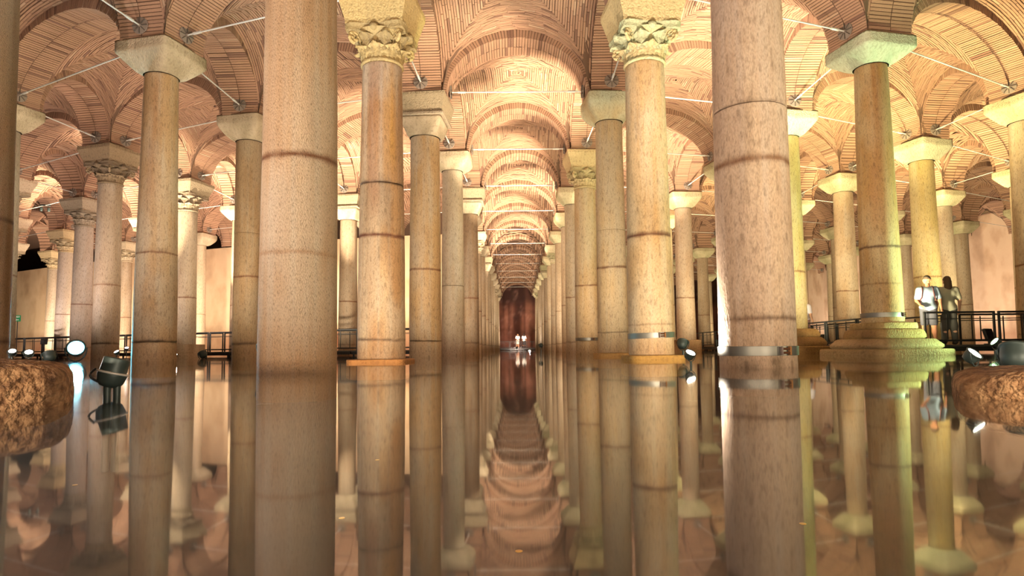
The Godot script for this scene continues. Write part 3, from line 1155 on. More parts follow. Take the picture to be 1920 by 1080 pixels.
func figure_meshes(pose: Dictionary) -> Dictionary:
	var out := {}
	var sh: Array = [Vector3(-0.185, 1.43, 0), Vector3(0.185, 1.43, 0)]
	var el: Array = pose.elbow
	var wr: Array = pose.wrist
	var kn: Array = pose.knee
	var an: Array = pose.ankle
	var hp := [Vector3(-0.09, 0.93, 0), Vector3(0.09, 0.93, 0)]
	var torso := [[Vector3(-0.06, 0.98, 0), Vector3(0.06, 0.98, 0), 0.125, 0.125], [Vector3(0, 1.0, 0), Vector3(0, 1.2, 0.005), 0.13, 0.12], [Vector3(-0.075, 1.32, 0), Vector3(0.075, 1.32, 0), 0.115, 0.115], [Vector3(0, 1.2, 0), Vector3(0, 1.36, 0), 0.12, 0.12], [Vector3(-0.15, 1.43, -0.005), Vector3(0.15, 1.43, -0.005), 0.062, 0.062]]
	var body := Mesher.new()
	var bones := torso.duplicate()
	bones.append([Vector3(0, 1.42, -0.005), Vector3(0, 1.56, 0.01), 0.062, 0.053])
	for s in 2:
		bones.append([sh[s], el[s], 0.05, 0.04])
		bones.append([el[s], wr[s], 0.04, 0.027])
		bones.append([hp[s], kn[s], 0.088, 0.056])
		bones.append([kn[s], (kn[s] as Vector3).lerp(an[s], 0.4) + Vector3(0, 0, -0.02), 0.054, 0.055])
		bones.append([(kn[s] as Vector3).lerp(an[s], 0.4) + Vector3(0, 0, -0.02), an[s], 0.052, 0.034])
		bones.append([an[s], an[s] + Vector3(0, -0.045, 0.12), 0.036, 0.026])
	blob(body, bones, 0.016, 60.0, Color.WHITE)
	var h: Vector3 = Vector3(0, 1.655, 0.02)
	var tl := Basis.from_euler(pose.head)
	var hb := []
	for q in [[Vector3(0, 0.035, -0.02), Vector3(0, 0.03, 0.012), 0.083, 0.08], [Vector3(0, -0.04, 0.03), Vector3(0, -0.075, 0.045), 0.058, 0.036], [Vector3(-0.03, -0.02, 0.045), Vector3(0.03, -0.02, 0.045), 0.042, 0.042], [Vector3(0, 0.01, 0.092), Vector3(0, -0.028, 0.106), 0.01, 0.014], [Vector3(-0.03, 0.025, 0.082), Vector3(0.03, 0.025, 0.082), 0.014, 0.014], [Vector3(-0.02, -0.058, 0.08), Vector3(0.02, -0.058, 0.08), 0.01, 0.01], [Vector3(-0.083, 0.02, -0.005), Vector3(-0.086, -0.025, 0.0), 0.015, 0.012], [Vector3(0.083, 0.02, -0.005), Vector3(0.086, -0.025, 0.0), 0.015, 0.012], [Vector3(0, -0.06, -0.01), Vector3(0, -0.13, -0.015), 0.05, 0.052]]:
		hb.append([h + tl * q[0], h + tl * q[1], q[2], q[3]])
	blob(body, hb, 0.007, 170.0, Color.WHITE)
	for s in 2:
		var dn: Vector3 = ((wr[s] as Vector3) - el[s]).normalized()
		var fr: Vector3 = Vector3.FORWARD * -1.0
		fr = (fr - dn * fr.dot(dn)).normalized()
		var inn := Vector3(1, 0, 0) * (1.0 if s == 0 else -1.0)
		inn = (inn - dn * inn.dot(dn)).normalized()
		hand(body, wr[s], dn, inn, fr)
	out.body = body.mesh()
	var eyes := Mesher.new()
	for s in [-1.0, 1.0]:
		var c: Vector3 = h + tl * Vector3(0.032 * s, 0.008, 0.09)
		eyes.lathe([Vector2(0.001, -0.009), Vector2(0.008, -0.004), Vector2(0.009, 0), Vector2(0.008, 0.004), Vector2(0.001, 0.009)], 8, Color(0.03, 0.02, 0.02), c, false)
	out.eyes = eyes.mesh()
	var shirt := Mesher.new()
	var sb := torso.duplicate()
	sb[0] = [Vector3(-0.06, 0.96, 0), Vector3(0.06, 0.96, 0), 0.125, 0.125]
	for s in 2:
		sb.append([sh[s], (sh[s] as Vector3).lerp(el[s], pose.sleeve), 0.055, 0.054])
	blob(shirt, sb, 0.016, 60.0, Color.WHITE, 0.016)
	out.shirt = shirt.mesh()
	var legs := Mesher.new()
	var lb := [[Vector3(-0.05, 0.95, 0), Vector3(0.05, 0.95, 0), 0.122, 0.122]]
	for s in 2:
		if pose.shorts:
			lb.append([hp[s], (hp[s] as Vector3).lerp(kn[s], 0.85), 0.092, 0.08])
		else:
			lb.append([hp[s], kn[s], 0.09, 0.07])
			lb.append([kn[s], an[s], 0.07, 0.058])
			lb.append([kn[s] + Vector3(0, 0.03, 0), kn[s] - Vector3(0, 0.05, 0.01), 0.07, 0.07])
	blob(legs, lb, 0.016, 60.0, Color.WHITE, 0.014)
	out.trousers = legs.mesh()
	var shoes := Mesher.new()
	for s in 2:
		blob(shoes, [[an[s] + Vector3(0, -0.03, -0.03), an[s] + Vector3(0, -0.05, 0.13), 0.043, 0.036], [an[s] + Vector3(0, 0.01, -0.01), an[s] + Vector3(0, -0.04, 0.0), 0.042, 0.045]], 0.012, 120.0, Color.WHITE)
	out.shoes = shoes.mesh()
	var hair := Mesher.new()
	var hr := [[h + tl * Vector3(0, 0.055, -0.025), h + tl * Vector3(0, 0.06, 0.01), 0.084, 0.076], [h + tl * Vector3(0, 0.0, -0.05), h + tl * Vector3(0, -0.04, -0.055), 0.07, 0.05], [h + tl * Vector3(-0.055, 0.04, -0.01), h + tl * Vector3(0.055, 0.04, -0.01), 0.042, 0.042]]
	if pose.long_hair:
		hr.append([h + tl * Vector3(0, -0.02, -0.06), h + tl * Vector3(0, -0.2, -0.085), 0.075, 0.06])
		hr.append([h + tl * Vector3(-0.04, -0.02, -0.05), h + tl * Vector3(-0.05, -0.18, -0.06), 0.05, 0.045])
		hr.append([h + tl * Vector3(0.04, -0.02, -0.05), h + tl * Vector3(0.05, -0.18, -0.06), 0.05, 0.045])
	blob(hair, hr, 0.009, 130.0, Color.WHITE)
	out.hair = hair.mesh()
	return out


func cloth(hex: String) -> StandardMaterial3D:
	var key := "cloth" + hex
	if not M.has(key):
		var m: StandardMaterial3D = M.cloth.duplicate()
		m.albedo_color = Color(hex)
		M[key] = m
	return M[key]


func person(f: Dictionary, at: Vector3, turn: float, scale_: float, skin: String, shirt: String, trousers: String, shoes: String, hair: String, label: String) -> Node3D:
	var root := thing("person", label, "person", at, turn, "visitors on the walkways")
	root.scale = Vector3.ONE * scale_
	part("body", f.body, cloth(skin), root)
	part("eyes", f.eyes, M.cable, root)
	part("shirt", f.shirt, cloth(shirt), root)
	part("trousers", f.trousers, cloth(trousers), root)
	part("shoes", f.shoes, cloth(shoes), root)
	part("hair", f.hair, cloth(hair), root)
	return root


# ---------------------------------------------------------------- the scene
func _ready() -> void:
	rng.seed = 7
	noise.seed = 11
	noise.frequency = 0.02
	noise.fractal_octaves = 3

	# camera, just above the water: tilted up a little, the lens shifted up a little
	var cam := Camera3D.new()
	cam.name = "camera"
	cam.near = 0.05
	cam.far = 200
	cam.projection = Camera3D.PROJECTION_FRUSTUM
	cam.set_frustum(2 * 0.05 * 540 / F, Vector2(0, 0.05 * 33.6 / F), 0.05, 200)
	add_child(cam)
	cam.position = Vector3(0, EYE, 0)
	cam.rotation = Vector3(deg_to_rad(3.8), 0, 0)
	cam.rotate_object_local(Vector3(0, 0, 1), deg_to_rad(-0.6))
	cam.current = true

	var env := Environment.new()
	env.background_mode = Environment.BG_COLOR
	env.background_color = Color.BLACK
	env.tonemap_mode = Environment.TONE_MAPPER_LINEAR
	env.tonemap_exposure = EXPOSURE
	env.sdfgi_enabled = true
	env.ssao_enabled = true
	env.ssil_enabled = true
	var we := WorldEnvironment.new()
	we.name = "environment"
	we.environment = env
	add_child(we)

	spot_x = {500: 559, 501: 715, 502: 797, 503: 849, 504: 881, 600: 1418, 601: 1220, 602: 1149, 603: 1101, 604: 1077, 401: 290, 402: 462, 404: 652, 302: 198, 303: 346, 203: 151, 205: 371, 104: 118, 5: 97,
		701: 1655, 702: 1486, 704: 1286, 801: 1944, 802: 1743, 803: 1591, 903: 1778, 902: 1930, 1004: 1810, 1005: 1703, 400: -46, 301: -8}
	make_materials()
	mat("deck", Color(0.2, 0.19, 0.17), 0.7)
	build_setting()
	build_vaults()
	build_columns()
	build_ties()
	build_walkways()
	build_lamps()
	build_small_things()
	build_people()


func build_setting() -> void:
	var m := Mesher.new()
	m.box(Vector3(0, -0.55, -36), Vector3(120, 0.3, 110), Basis(), Color.WHITE)
	struct("floor", m, M.pool_bed, "brown silty bed of the pool under the water")
	m = Mesher.new()
	m.quad(Vector3(-58, 0, 12), Vector3(58, 0, 12), Vector3(58, 0, -88), Vector3(-58, 0, -88), Color.WHITE)
	struct("water", m, M.water, "still shallow water that mirrors columns and vaults")
	# plaster wall on the left, behind the sixth columns; its top ends under the arches
	m = Mesher.new()
	var a := PackedVector3Array()
	var cs := PackedColorArray()
	for e in [[-0.4, 0.0], [1.0, 0.0], [1.9, 0.0], [3.2, 0.0], [4.6, 0.0], [6.72, 0.0], [6.75, 0.4], [-0.4, 0.4]]:
		for k in 40:
			var x := lerpf(-46, -2.6, k / 39.0)
			var p := plan_point(x, 35.6 + e[1])
			a.append(v3(p, e[0]))
			var stain := clampf(0.5 + 1.4 * nz(x * 6, e[0] * 12), 0, 1)
			var col := lin("e2cdb2").lerp(lin("c6a688"), stain * 0.4)
			if e[0] < 1.5: col = col.lerp(lin("8f5f48"), clampf(0.75 + nz(x * 30, e[0] * 30), 0, 1))
			cs.append(col)
	m.grid(a, 40, cs)
	struct("wall_left", m, M.plaster, "buff plastered wall behind the columns on the left, open above")
	# plaster wall along the right
	m = Mesher.new()
	a = PackedVector3Array()
	cs = PackedColorArray()
	for e in [-0.4, 0.8, 1.4, 3.0, 5.0, 7.0, 9.0]:
		for k in 40:
			var z := lerpf(84, 2, k / 39.0)
			var p := plan_point(26.6, z)
			a.append(v3(p, e))
			var stain := clampf(0.5 + 1.4 * nz(z * 6, e * 12, 4), 0, 1)
			var col := lin("d2bba8").lerp(lin("bfa28e"), stain * 0.4)
			if e < 1.0: col = col.lerp(lin("93664c"), 0.6)
			cs.append(col)
	m.grid(flip_columns(a, 40), 40, flip_colors(cs, 40))
	struct("wall_right", m, M.plaster, "pinkish plastered wall along the right side of the hall")
	# brick wall at the far end, with dark aged streaks, coloured darker towards the top
	m = Mesher.new()
	a = PackedVector3Array()
	cs = PackedColorArray()
	for r in 30:
		var y := lerpf(-0.4, 9.0, r / 29.0)
		for k in 160:
			var x := lerpf(-8, 27, k / 159.0)
			var p := plan_point(x, 80.2)
			a.append(v3(p, y))
			var run := nz(x * 36, y * 3, 8)
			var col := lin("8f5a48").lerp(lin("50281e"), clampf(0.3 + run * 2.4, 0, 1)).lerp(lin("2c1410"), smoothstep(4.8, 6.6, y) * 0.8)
			col = col.lerp(lin("b08070"), clampf(nz(x * 60, y * 40, 2) - 0.2, 0, 0.6))
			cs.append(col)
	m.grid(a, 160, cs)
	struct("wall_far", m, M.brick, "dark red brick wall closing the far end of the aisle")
	# the closed shell behind the camera and beyond the side walls
	var q := lin("8a6a55")
	for w in [["wall_rear", Vector3(0, 4.3, 8), Vector3(116, 10, 0.4), "stone wall behind the viewer"], ["wall_outer_left", Vector3(-54, 4.3, -38), Vector3(0.4, 10, 96), "outer wall far beyond the plastered wall"], ["wall_outer_right", Vector3(54, 4.3, -38), Vector3(0.4, 10, 96), "outer wall beyond the right wall"], ["wall_outer_far", Vector3(0, 4.3, -86.5), Vector3(116, 10, 0.4), "outer wall beyond the far end"]]:
		m = Mesher.new()
		m.box(w[1], w[2], Basis(), q)
		struct(w[0], m, M.mortar, w[3])


func flip_columns(p: PackedVector3Array, cols: int) -> PackedVector3Array:
	var o := PackedVector3Array()
	for r in p.size() / cols:
		for k in cols:
			o.append(p[r * cols + cols - 1 - k])
	return o


func flip_colors(p: PackedColorArray, cols: int) -> PackedColorArray:
	var o := PackedColorArray()
	for r in p.size() / cols:
		for k in cols:
			o.append(p[r * cols + cols - 1 - k])
	return o


const BAYS := {5: [-1, 14], 4: [-1, 5], 3: [0, 5], 2: [0, 5], 1: [2, 5], 0: [3, 5], 6: [-1, 13], 7: [-1, 12], 8: [0, 11], 9: [1, 10], 10: [3, 10]}


func build_vaults() -> void:
	var ceil := struct("ceiling", null, null, "brick groin vaults on round arches over the whole hall")
	var slab := Mesher.new()
	slab.box(Vector3(0, 9.3, -38), Vector3(116, 0.4, 98), Basis(), lin("7a5a48"))
	part("ceiling_slab", slab, M.mortar, ceil)
	var done := {}
	for li in BAYS:
		for k in range(BAYS[li][0], BAYS[li][1] + 1):
			vault_bay(li, k, ceil)
			for e in [[li, k, li + 1, k], [li, k + 1, li + 1, k + 1], [li, k, li, k + 1], [li + 1, k, li + 1, k + 1]]:
				var key := str(e)
				if not done.has(key):
					done[key] = true
					arch(column_at(e[0], e[1]), column_at(e[2], e[3]), ceil)


const ROWS := {5: [0, 14], 4: [0, 5], 3: [1, 5], 2: [2, 5], 1: [3, 5], 0: [4, 5], 6: [0, 14], 7: [1, 13], 8: [1, 11], 9: [2, 10], 10: [3, 10]}


func build_columns() -> void:
	var rust := "7a431a"
	var dark := "3c2818"
	var special := {
		500: {"rb": 0.405, "rt": 0.36, "skin": "pitted_stone", "stone": ["c8a47c", "ac8258", "b8a894"], "look": "thick pitted column with rusty ring", "bands": [[2.26, "7c4a22", 0.045, 0.9], [1.24, "a8713c", 0.025, 0.45], [0.1, "9a6f48", 0.04, 0.3]], "joints": []},
		501: {"kind": "leafy", "rb": 0.43, "rt": 0.36, "top": 5.45, "stone": ["cba06a", "a86f34", "b8a890"], "caps": ["c2a056", "a5874a"], "look": "ochre stained column with leafy carved capital", "joints": [0.06, 3.22], "bands": [[2.26, "6f3210", 0.04, 1.0], [0.4, "3c2414", 0.03, 0.75], [3.22, "4a2a12", 0.03, 0.8]], "runs": [[1.75, 0.32, 5.4, 2.6, "8a4a14", 0.8], [1.2, 0.3, 3.2, 1.9, "5a4632", 0.6], [2.2, 0.25, 3.2, 2.3, "6a5136", 0.5], [0.9, 0.35, 5.4, 3.4, "c08a2c", 0.6]]},
		502: {"kind": "slab", "rb": 0.41, "rt": 0.375, "top": 5.72, "stone": ["c79f6c", "b48649", "b2a38c"], "look": "golden brown column with slab-topped capital", "bands": [[2.25, rust, 0.03, 0.9], [0.43, dark, 0.025, 0.8]], "joints": [0.43]},
		503: {"kind": "cushion", "rb": 0.39, "rt": 0.34, "top": 6.2, "stone": ["c4ad90", "b0987a", "b3a898"], "look": "pale grey column with rounded cushion capital", "joints": [2.31], "bands": [[2.31, "7a5a3a", 0.02, 0.4]]},
		504: {"kind": "slab", "rb": 0.38, "rt": 0.34, "top": 5.75, "stone": ["a07f58", "7d6044", "938370"], "look": "dark weathered column with slab-topped capital"},
		600: {"rb": 0.4, "rt": 0.355, "stone": ["ccaa8c", "b8947a", "c0aa9c"], "look": "thick pinkish column with metal band and crack", "joints": [2.8], "bands": [[2.18, "8a5a36", 0.045, 0.8], [0.5, "6a4630", 0.03, 0.7], [2.8, "6a4630", 0.012, 0.5]], "hoops": [[0.17, 0.33, 0.0]]},
		601: {"kind": "leafy", "rb": 0.41, "rt": 0.355, "top": 5.45, "stone": ["d0ab78", "c08f50", "c0ae90"], "caps": ["c0a468", "a8a878"], "look": "golden column with leafy carved capital and metal band", "joints": [0.08], "bands": [[2.23, "6f3a12", 0.045, 1.0], [0.62, "7a4c28", 0.02, 0.4]], "hoops": [[0.43, 0.25, 0.03]]},
		602: {"kind": "cushion", "rb": 0.39, "rt": 0.345, "top": 6.1, "stone": ["c3a474", "b08f5a", "a89c80"], "caps": ["aab092", "b09a68"], "look": "veined olive column with rounded cushion capital", "joints": [3.23, 0.08], "bands": [[2.26, "6f4420", 0.035, 0.9], [0.6, dark, 0.02, 0.6]]},
		603: {"kind": "leafy", "rb": 0.4, "rt": 0.35, "top": 5.55, "stone": ["c8a878", "b8935c", "b5a58a"], "caps": ["c0a670", "a08a58"], "look": "yellowish column with leafy carved capital", "hoops": [[0.5, 0.3, 0.0]]},
		604: {"rb": 0.36, "rt": 0.33, "stone": ["b8a282", "a08a66", "a89c88"]},
		401: {"rb": 0.42, "rt": 0.325, "stone": ["bd976a", "a5763f", "b3a48e"], "top": 6.15, "look": "tall brown column with angular block capital", "bands": [[2.28, rust, 0.025, 0.8], [0.43, "1f140c", 0.035, 0.9]], "joints": [0.43], "runs": [[1.2, 0.3, 6.0, 3.2, "8a5a2c", 0.6], [2.1, 0.25, 6.1, 2.4, "8a6844", 0.5]]},
		402: {"kind": "cushion", "rb": 0.375, "rt": 0.355, "stone": ["b08a5a", "8f6a3e", "a08f74"], "look": "dark streaked column with rounded cushion capital", "joints": [3.5], "bands": [[2.27, rust, 0.03, 0.9], [0.42, "2a1a10", 0.04, 0.9]]},
		404: {"kind": "slab", "stone": ["a38562", "84674a", "97866e"], "joints": [2.27]},
		302: {"kind": "leafy", "rb": 0.39, "rt": 0.34, "stone": ["bda58c", "a58868", "ada294"], "caps": ["8f7654", "6f5a40"], "look": "grey column with dark leafy carved capital", "bands": [[2.35, "8a5428", 0.03, 0.7], [0.5, "2a1c14", 0.035, 0.8]]},
		303: {"kind": "leafy", "rb": 0.4, "rt": 0.35, "stone": ["b8a184", "a08765", "a89c8a"], "caps": ["9f8a6a", "7f6b50"], "look": "buff column with weathered leafy capital"},
		203: {"kind": "leafy", "stone": ["b8a898", "a8937c", "b0a69a"], "caps": ["9c8a70", "7d6d56"], "joints": [2.4]},
		104: {"kind": "leafy", "stone": ["b8a898", "a8937c", "b0a69a"], "caps": ["b59a6c", "94805a"]},
		5: {"kind": "leafy", "stone": ["b09a80", "957c60", "a89c8c"], "caps": ["b59a6c", "94805a"]},
		400: {"rb": 0.42, "rt": 0.36, "skin": "pitted_stone", "stone": ["9a7448", "7a5530", "8f7a5c"], "look": "dark brown pitted column cut by the picture edge", "bands": [[2.26, "4a2c14", 0.05, 0.8], [0.4, "1c120a", 0.06, 0.9]]},
		301: {"stone": ["a08e78", "8c7860", "98907e"]},
		701: {"rb": 0.415, "rt": 0.325, "top": 6.25, "stone": ["bd9252", "a0702e", "b8a276"], "caps": ["b5b596", "9aa584"], "look": "brown green column on stepped base with metal band", "bands": [[2.28, "5a3412", 0.03, 1.0], [1.5, "8a6030", 0.02, 0.6]], "hoops": [[0.84, 0.62, 0.0]], "runs": [[1.9, 0.8, 6.2, 2.6, "8a5420", 0.7], [1.75, 0.9, 1.5, 0.7, "94602a", 0.7]]},
		702: {"rb": 0.39, "rt": 0.34, "stone": ["c0a860", "b0984c", "b5a880"], "caps": ["b5b090", "a0a080"], "look": "yellow green column on stepped base"},
		802: {"rb": 0.4, "rt": 0.35, "stone": ["c2a65c", "b09448", "b8aa7c"], "caps": ["b5ad88", "9a9a74"], "look": "yellowish column with block capital behind the visitors", "bands": [[2.35, "8a5a20", 0.03, 0.8]]},
		801: {"stone": ["bfa478", "a88a5c", "b5a88e"]},
		803: {"stone": ["c6aa84", "b59468", "b8a88e"], "look": "smooth buff column with plain block capital"},
		704: {"stone": ["c4a88a", "b89878", "b8a894"], "look": "smooth pinkish buff column with plain block capital"},
		903: {"stone": ["b8a080", "a08862", "b0a48c"]},
	}
	for li in ROWS:
		for k in range(ROWS[li][0], ROWS[li][1] + 1):
			var o: Dictionary = special.get(li * 100 + k, {})
			if not o.has("kind") and not special.has(li * 100 + k):
				var left: bool = li <= AISLE
				var pick := posmod(li * 5 + k * 7, 6)
				o.kind = ["block", "leafy", "block", "slab", "block", "cushion"][pick] if li == AISLE or li == AISLE + 1 else (["leafy", "block", "leafy", "cushion"][pick % 4] if left else "block")
				var vary: float = posmod(li * 13 + k * 29, 10) / 10.0
				o.tone_word = "pale buff" if vary < 0.35 else ("tan" if vary < 0.7 else "brown")
				var base := Color("c6a880").lerp(Color("a98a68"), vary)
				o.stone = [base.to_html(false), base.darkened(0.15).to_html(false), base.lerp(Color("b0a698"), 0.6).to_html(false)]
				o.rb = 0.37 + 0.04 * vary
				o.rt = o.rb - 0.05
				o.bands = [[2.26 + 0.03 * vary, rust, 0.03, 0.5 + 0.5 * vary], [0.45, "4a2f1c", 0.03, 0.6]]
				if pick % 2 == 0:
					o.joints = [1.6 + 2.2 * vary]
			var c := column(li, k, o)
			match li * 100 + k:
				501: plinth_slab(c, 0.56, -0.3, 0.055, 4.0, lin("a5723f"))
				601: plinth_slab(c, 0.53, -0.3, 0.075, 9.0, lin("a07a3c"))
				602: plinth_slab(c, 0.5, -0.3, 0.08, 2.0, lin("a8824c"))
				701:
					square_course(c, 0.98, 0.96, -0.3, 0.13, 0.05, lin("a89068"), "plinth")
					square_course(c, 0.82, 0.72, 0.13, 0.34, 0.12, lin("a89270"), "base_course")
					square_course(c, 0.6, 0.56, 0.34, 0.54, 0.1, lin("a88c5c"), "base_course")
					square_course(c, 0.49, 0.475, 0.54, 0.68, 0.04, lin("b59c68"), "base_course")
				702:
					square_course(c, 0.75, 0.72, -0.3, 0.2, 0.05, lin("a88550"), "plinth")
					square_course(c, 0.66, 0.56, 0.2, 0.45, 0.1, lin("a07c4c"), "base_course")
					square_course(c, 0.54, 0.46, 0.45, 0.68, 0.08, lin("b08f5a"), "base_course")
				303: square_course(c, 0.56, 0.55, -0.3, 0.5, 0.05, lin("ad987e"), "plinth")
				704: square_course(c, 0.52, 0.5, -0.3, 0.5, 0.04, lin("b0926c"), "plinth")


func build_ties() -> void:
	for li in BAYS:
		for k in range(maxi(BAYS[li][0], 0), BAYS[li][1] + 1):
			var mid := (column_at(li, k) + column_at(li + 1, k)) * 0.5
			if k >= 1 and absf(mid.x / mid.y) < 0.95 and mid.length() < 75:
				if li == AISLE:
					tie(li, k, li + 1, k, "steel tie rod across the central aisle at its %s pair of columns" % ordinal(k), "tie rods across the central aisle")
				else:
					var from: int = li + 1 if li < AISLE else li
					tie(li, k, li + 1, k, "cross tie from %s column of %s to next row outward" % [ordinal(maxi(k - ROWS[from][0], 0)), row_words(from)], "cross ties of the side aisles")
			for s in ([li, li + 1] if li == AISLE else ([li] if li < AISLE else [mini(li + 1, 10)])):
				if k < ROWS[s][0]: continue
				var m2 := (column_at(s, k) + column_at(s, k + 1)) * 0.5
				if absf(m2.x / m2.y) < 0.9 and m2.length() < (32 if s < AISLE or s > AISLE + 1 else 40):
					tie(s, k, s, k + 1, "steel tie rod from %s to %s column along %s" % [ordinal(maxi(k - ROWS[s][0], 0)) if k >= ROWS[s][0] else "unseen", ordinal(k + 1 - ROWS[s][0]), row_words(s)], "tie rods along the rows")


func build_walkways() -> void:
	var near := []
	for k in 15:
		near.append(plan_point(lerpf(-36, -3.9, k / 14.0), 24.6))
	walkway(near, 1.5, 0.2, "dark metal walkway on legs along the plastered wall at left")
	for row in [[23.9, "front", 15], [25.3, "back", 15]]:
		var prev := Vector2.ZERO
		for k in row[2]:
			var p := plan_point(lerpf(-34, -3.9, k / (row[2] - 1.0)), row[0])
			if k > 0:
				railing(v3(prev, 0.2), v3(p, 0.2), 0.84, "black railing panel, %s from the aisle end, on the %s edge of the left walkway" % [ordinal(14 - k).replace("nearest", "first"), row[1]], "railing of the left walkway")
			prev = p
	walkway([Vector2(18.5, -15.55), Vector2(9.5, -15.55)], 1.4, 0.2, "dark walkway crossing in front of the right wall under the two standing visitors")
	walkway([Vector2(10.5, -16.32), Vector2(10.9, -30), Vector2(11.2, -46)], 1.4, 0.2, "dark walkway running away between rows of columns on the right")
	for r in [[Vector2(18.3, -14.92), Vector2(9.6, -14.92), 5, "front edge of the crossing right walkway"], [Vector2(18.3, -16.18), Vector2(11.3, -16.18), 4, "back edge of the crossing right walkway"], [Vector2(9.87, -16.4), Vector2(10.25, -30), 7, "left edge of the receding right walkway"], [Vector2(11.15, -16.4), Vector2(11.53, -30), 7, "right edge of the receding right walkway"], [Vector2(10.26, -30.1), Vector2(10.56, -46), 7, "far left edge of the receding right walkway"]]:
		for k in r[2]:
			var a: Vector2 = (r[0] as Vector2).lerp(r[1], float(k) / r[2])
			var b: Vector2 = (r[0] as Vector2).lerp(r[1], float(k + 1) / r[2])
			railing(v3(a, 0.2), v3(b, 0.2), 0.78, "black railing panel, %s along the %s" % [ordinal(k).replace("nearest", "first"), r[3]], "railings of the right walkway")


func seen(px: float, py: float, dist: float) -> Vector3:   # a point of the plan from its bearing and height in the view
	var hor := 653.0 - 0.0105 * (px - 960)
	return Vector3((px - 960) / F * dist, EYE + (hor - py) / F * dist, -dist)


func build_lamps() -> void:
	var warm := Color(1.0, 0.93, 0.81)
	var pink := Color(1.0, 0.92, 0.87)
	var gold := Color(1.0, 0.94, 0.76)
	var white := Color(1.0, 0.97, 0.92)
	# unseen uplights behind the feet of the columns, placed to light the vaults
	for li in ROWS:
		for k in range(ROWS[li][0], ROWS[li][1] + 1):
			var at := column_at(li, k)
			if at.length() > 84 or k == 14: continue
			var skip := at.length() > 34 and posmod(li + k, 2) == 1 and absi(li * 2 - 11) > 1
			if skip: continue
			var away := at.normalized()
			var p: Vector2 = at + away * ({701: 1.35, 303: 1.05, 704: 1.05, 702: 1.2}.get(li * 100 + k, 0.72))
			var col := pink if li < AISLE - 1 else (warm if li <= AISLE + 1 else gold)
			if k == 0: col = Color(0.88, 0.94, 1.0) if li == AISLE else white
			if li * 100 + k == 500 or li * 100 + k == 600:      # these two stand a little to the left and rim the column's edge
				p = at + away * 0.75 - Vector2(-away.y, away.x) * 0.36
			var e: float = UPLIGHT * BOOST.get(li * 100 + k, [0.35, 1.5, 0.6, 1.1, 0.4, 0.9][posmod(li * 3 + k * 5 + li * k, 6)]) * (0.85 if li < AISLE else (1.1 if li > AISLE + 1 else 0.9))
			var steep: bool = li * 100 + k == 500 or li * 100 + k == 600
			floodlight(v3(p, 0.3), Vector3.UP + Vector3(away.x, 0, away.y) * (0.08 if steep else 0.5), col, e, 0.09, "unseen floodlight behind the %s column of %s" % [ordinal(k - ROWS[li][0]), row_words(li)], -0.4, "unseen uplights at the feet of the columns", 5.0, 52.0 if steep else 72.0)
	# unseen strong floods behind columns, placed to light vault patches and two columns
	for q in ACCENTS:
		var at := column_at(q[0], q[1])
		var away := at.normalized()
		var p := v3(at + away * (1.1 if q[0] == 3 else 0.9) + Vector2(-away.y, away.x) * q[6], 0.32)
		floodlight(p, (q[2] as Vector3) - p, Color(1.0, 0.94, 0.82) if q[0] <= AISLE + 1 else Color(1.0, 0.95, 0.7), q[3] * (2.0 if q[0] <= AISLE + 1 else 1.05), 0.1, "unseen accent floodlight behind the %s column of %s, on its %s" % [ordinal(q[1] - ROWS[q[0]][0]), row_words(q[0]), "right" if q[6] > 0 else "left"], -0.4, "unseen accent floodlights behind the columns", 5.0, q[4])
	# lamps near the viewer, out of view, that light the fronts of the nearest columns
	for q in [[Vector3(-2.9, 0.35, 1.6), Vector3(0.25, 0.8, -0.75), warm, 1.0, "unseen floodlight behind the viewer on the left"], [Vector3(2.9, 0.35, 1.6), Vector3(-0.2, 0.8, -0.75), warm, 1.0, "unseen floodlight behind the viewer on the right"], [Vector3(-7.4, 0.35, -2.5), Vector3(0.2, 0.85, -0.6), pink, 1.0, "unseen floodlight left of the viewer beside the wall"], [Vector3(7.6, 0.35, -2.6), Vector3(-0.2, 0.85, -0.6), gold, 1.0, "unseen floodlight right of the viewer beside the wall"]]:
		floodlight(q[0], q[1], q[2], FRONT * q[3], 0.11, q[4], -0.4, "unseen floodlights near the viewer")
	# unseen wall washers beyond the left walkway, placed to light the plastered wall
	for k in 6:
		var wp := plan_point(lerpf(-31, -5.5, k / 5.0), 26.6)
		floodlight(v3(wp, 0.3), Vector3(wp.x * 0.012, 0.5, -1.0), Color(1.0, 0.92, 0.8), WASH, 0.1, "unseen floodlight beyond the left walkway facing the plastered wall, %s from the aisle" % ORD[5 - k].replace("nearest", "first"), -0.4, "unseen wall washers")
	for k in 4:  # unseen washers, placed to light the right wall
		var wp := plan_point(22.5, lerpf(20, 50, k / 3.0))
		floodlight(v3(wp, 0.3), Vector3(1.0, 0.6, -0.1), Color(1.0, 0.93, 0.84), WASH * 0.7, 0.1, "unseen floodlight facing the right wall, %s from the viewer" % ORD[k].replace("nearest", "first"), -0.4, "unseen wall washers")
	floodlight(Vector3(0.5, 0.3, -74), Vector3(0, 0.5, -1), Color(1.0, 0.9, 0.82), 14, 0.1, "unseen floodlight facing the far brick wall", -0.4, "unseen wall washers")  # unseen, placed to brighten the wall at the end of the aisle
	# the lamps one sees
	floodlight(seen(143, 652, 15.5), Vector3(0.45, 0.35, 0.85), Color(0.5, 0.9, 1.0), 22, 0.19, "glaring cyan floodlight beyond the rough stone at left", -0.4, "floodlights in view", 9.0)
	floodlight(seen(1293, 661, 7.3), Vector3(0.22, 0.75, 0.5), Color(1, 0.97, 0.9), 7, 0.058, "lit floodlight on bent stand at foot of the thick pinkish column", -0.4, "floodlights in view", 16.0, 60.0)
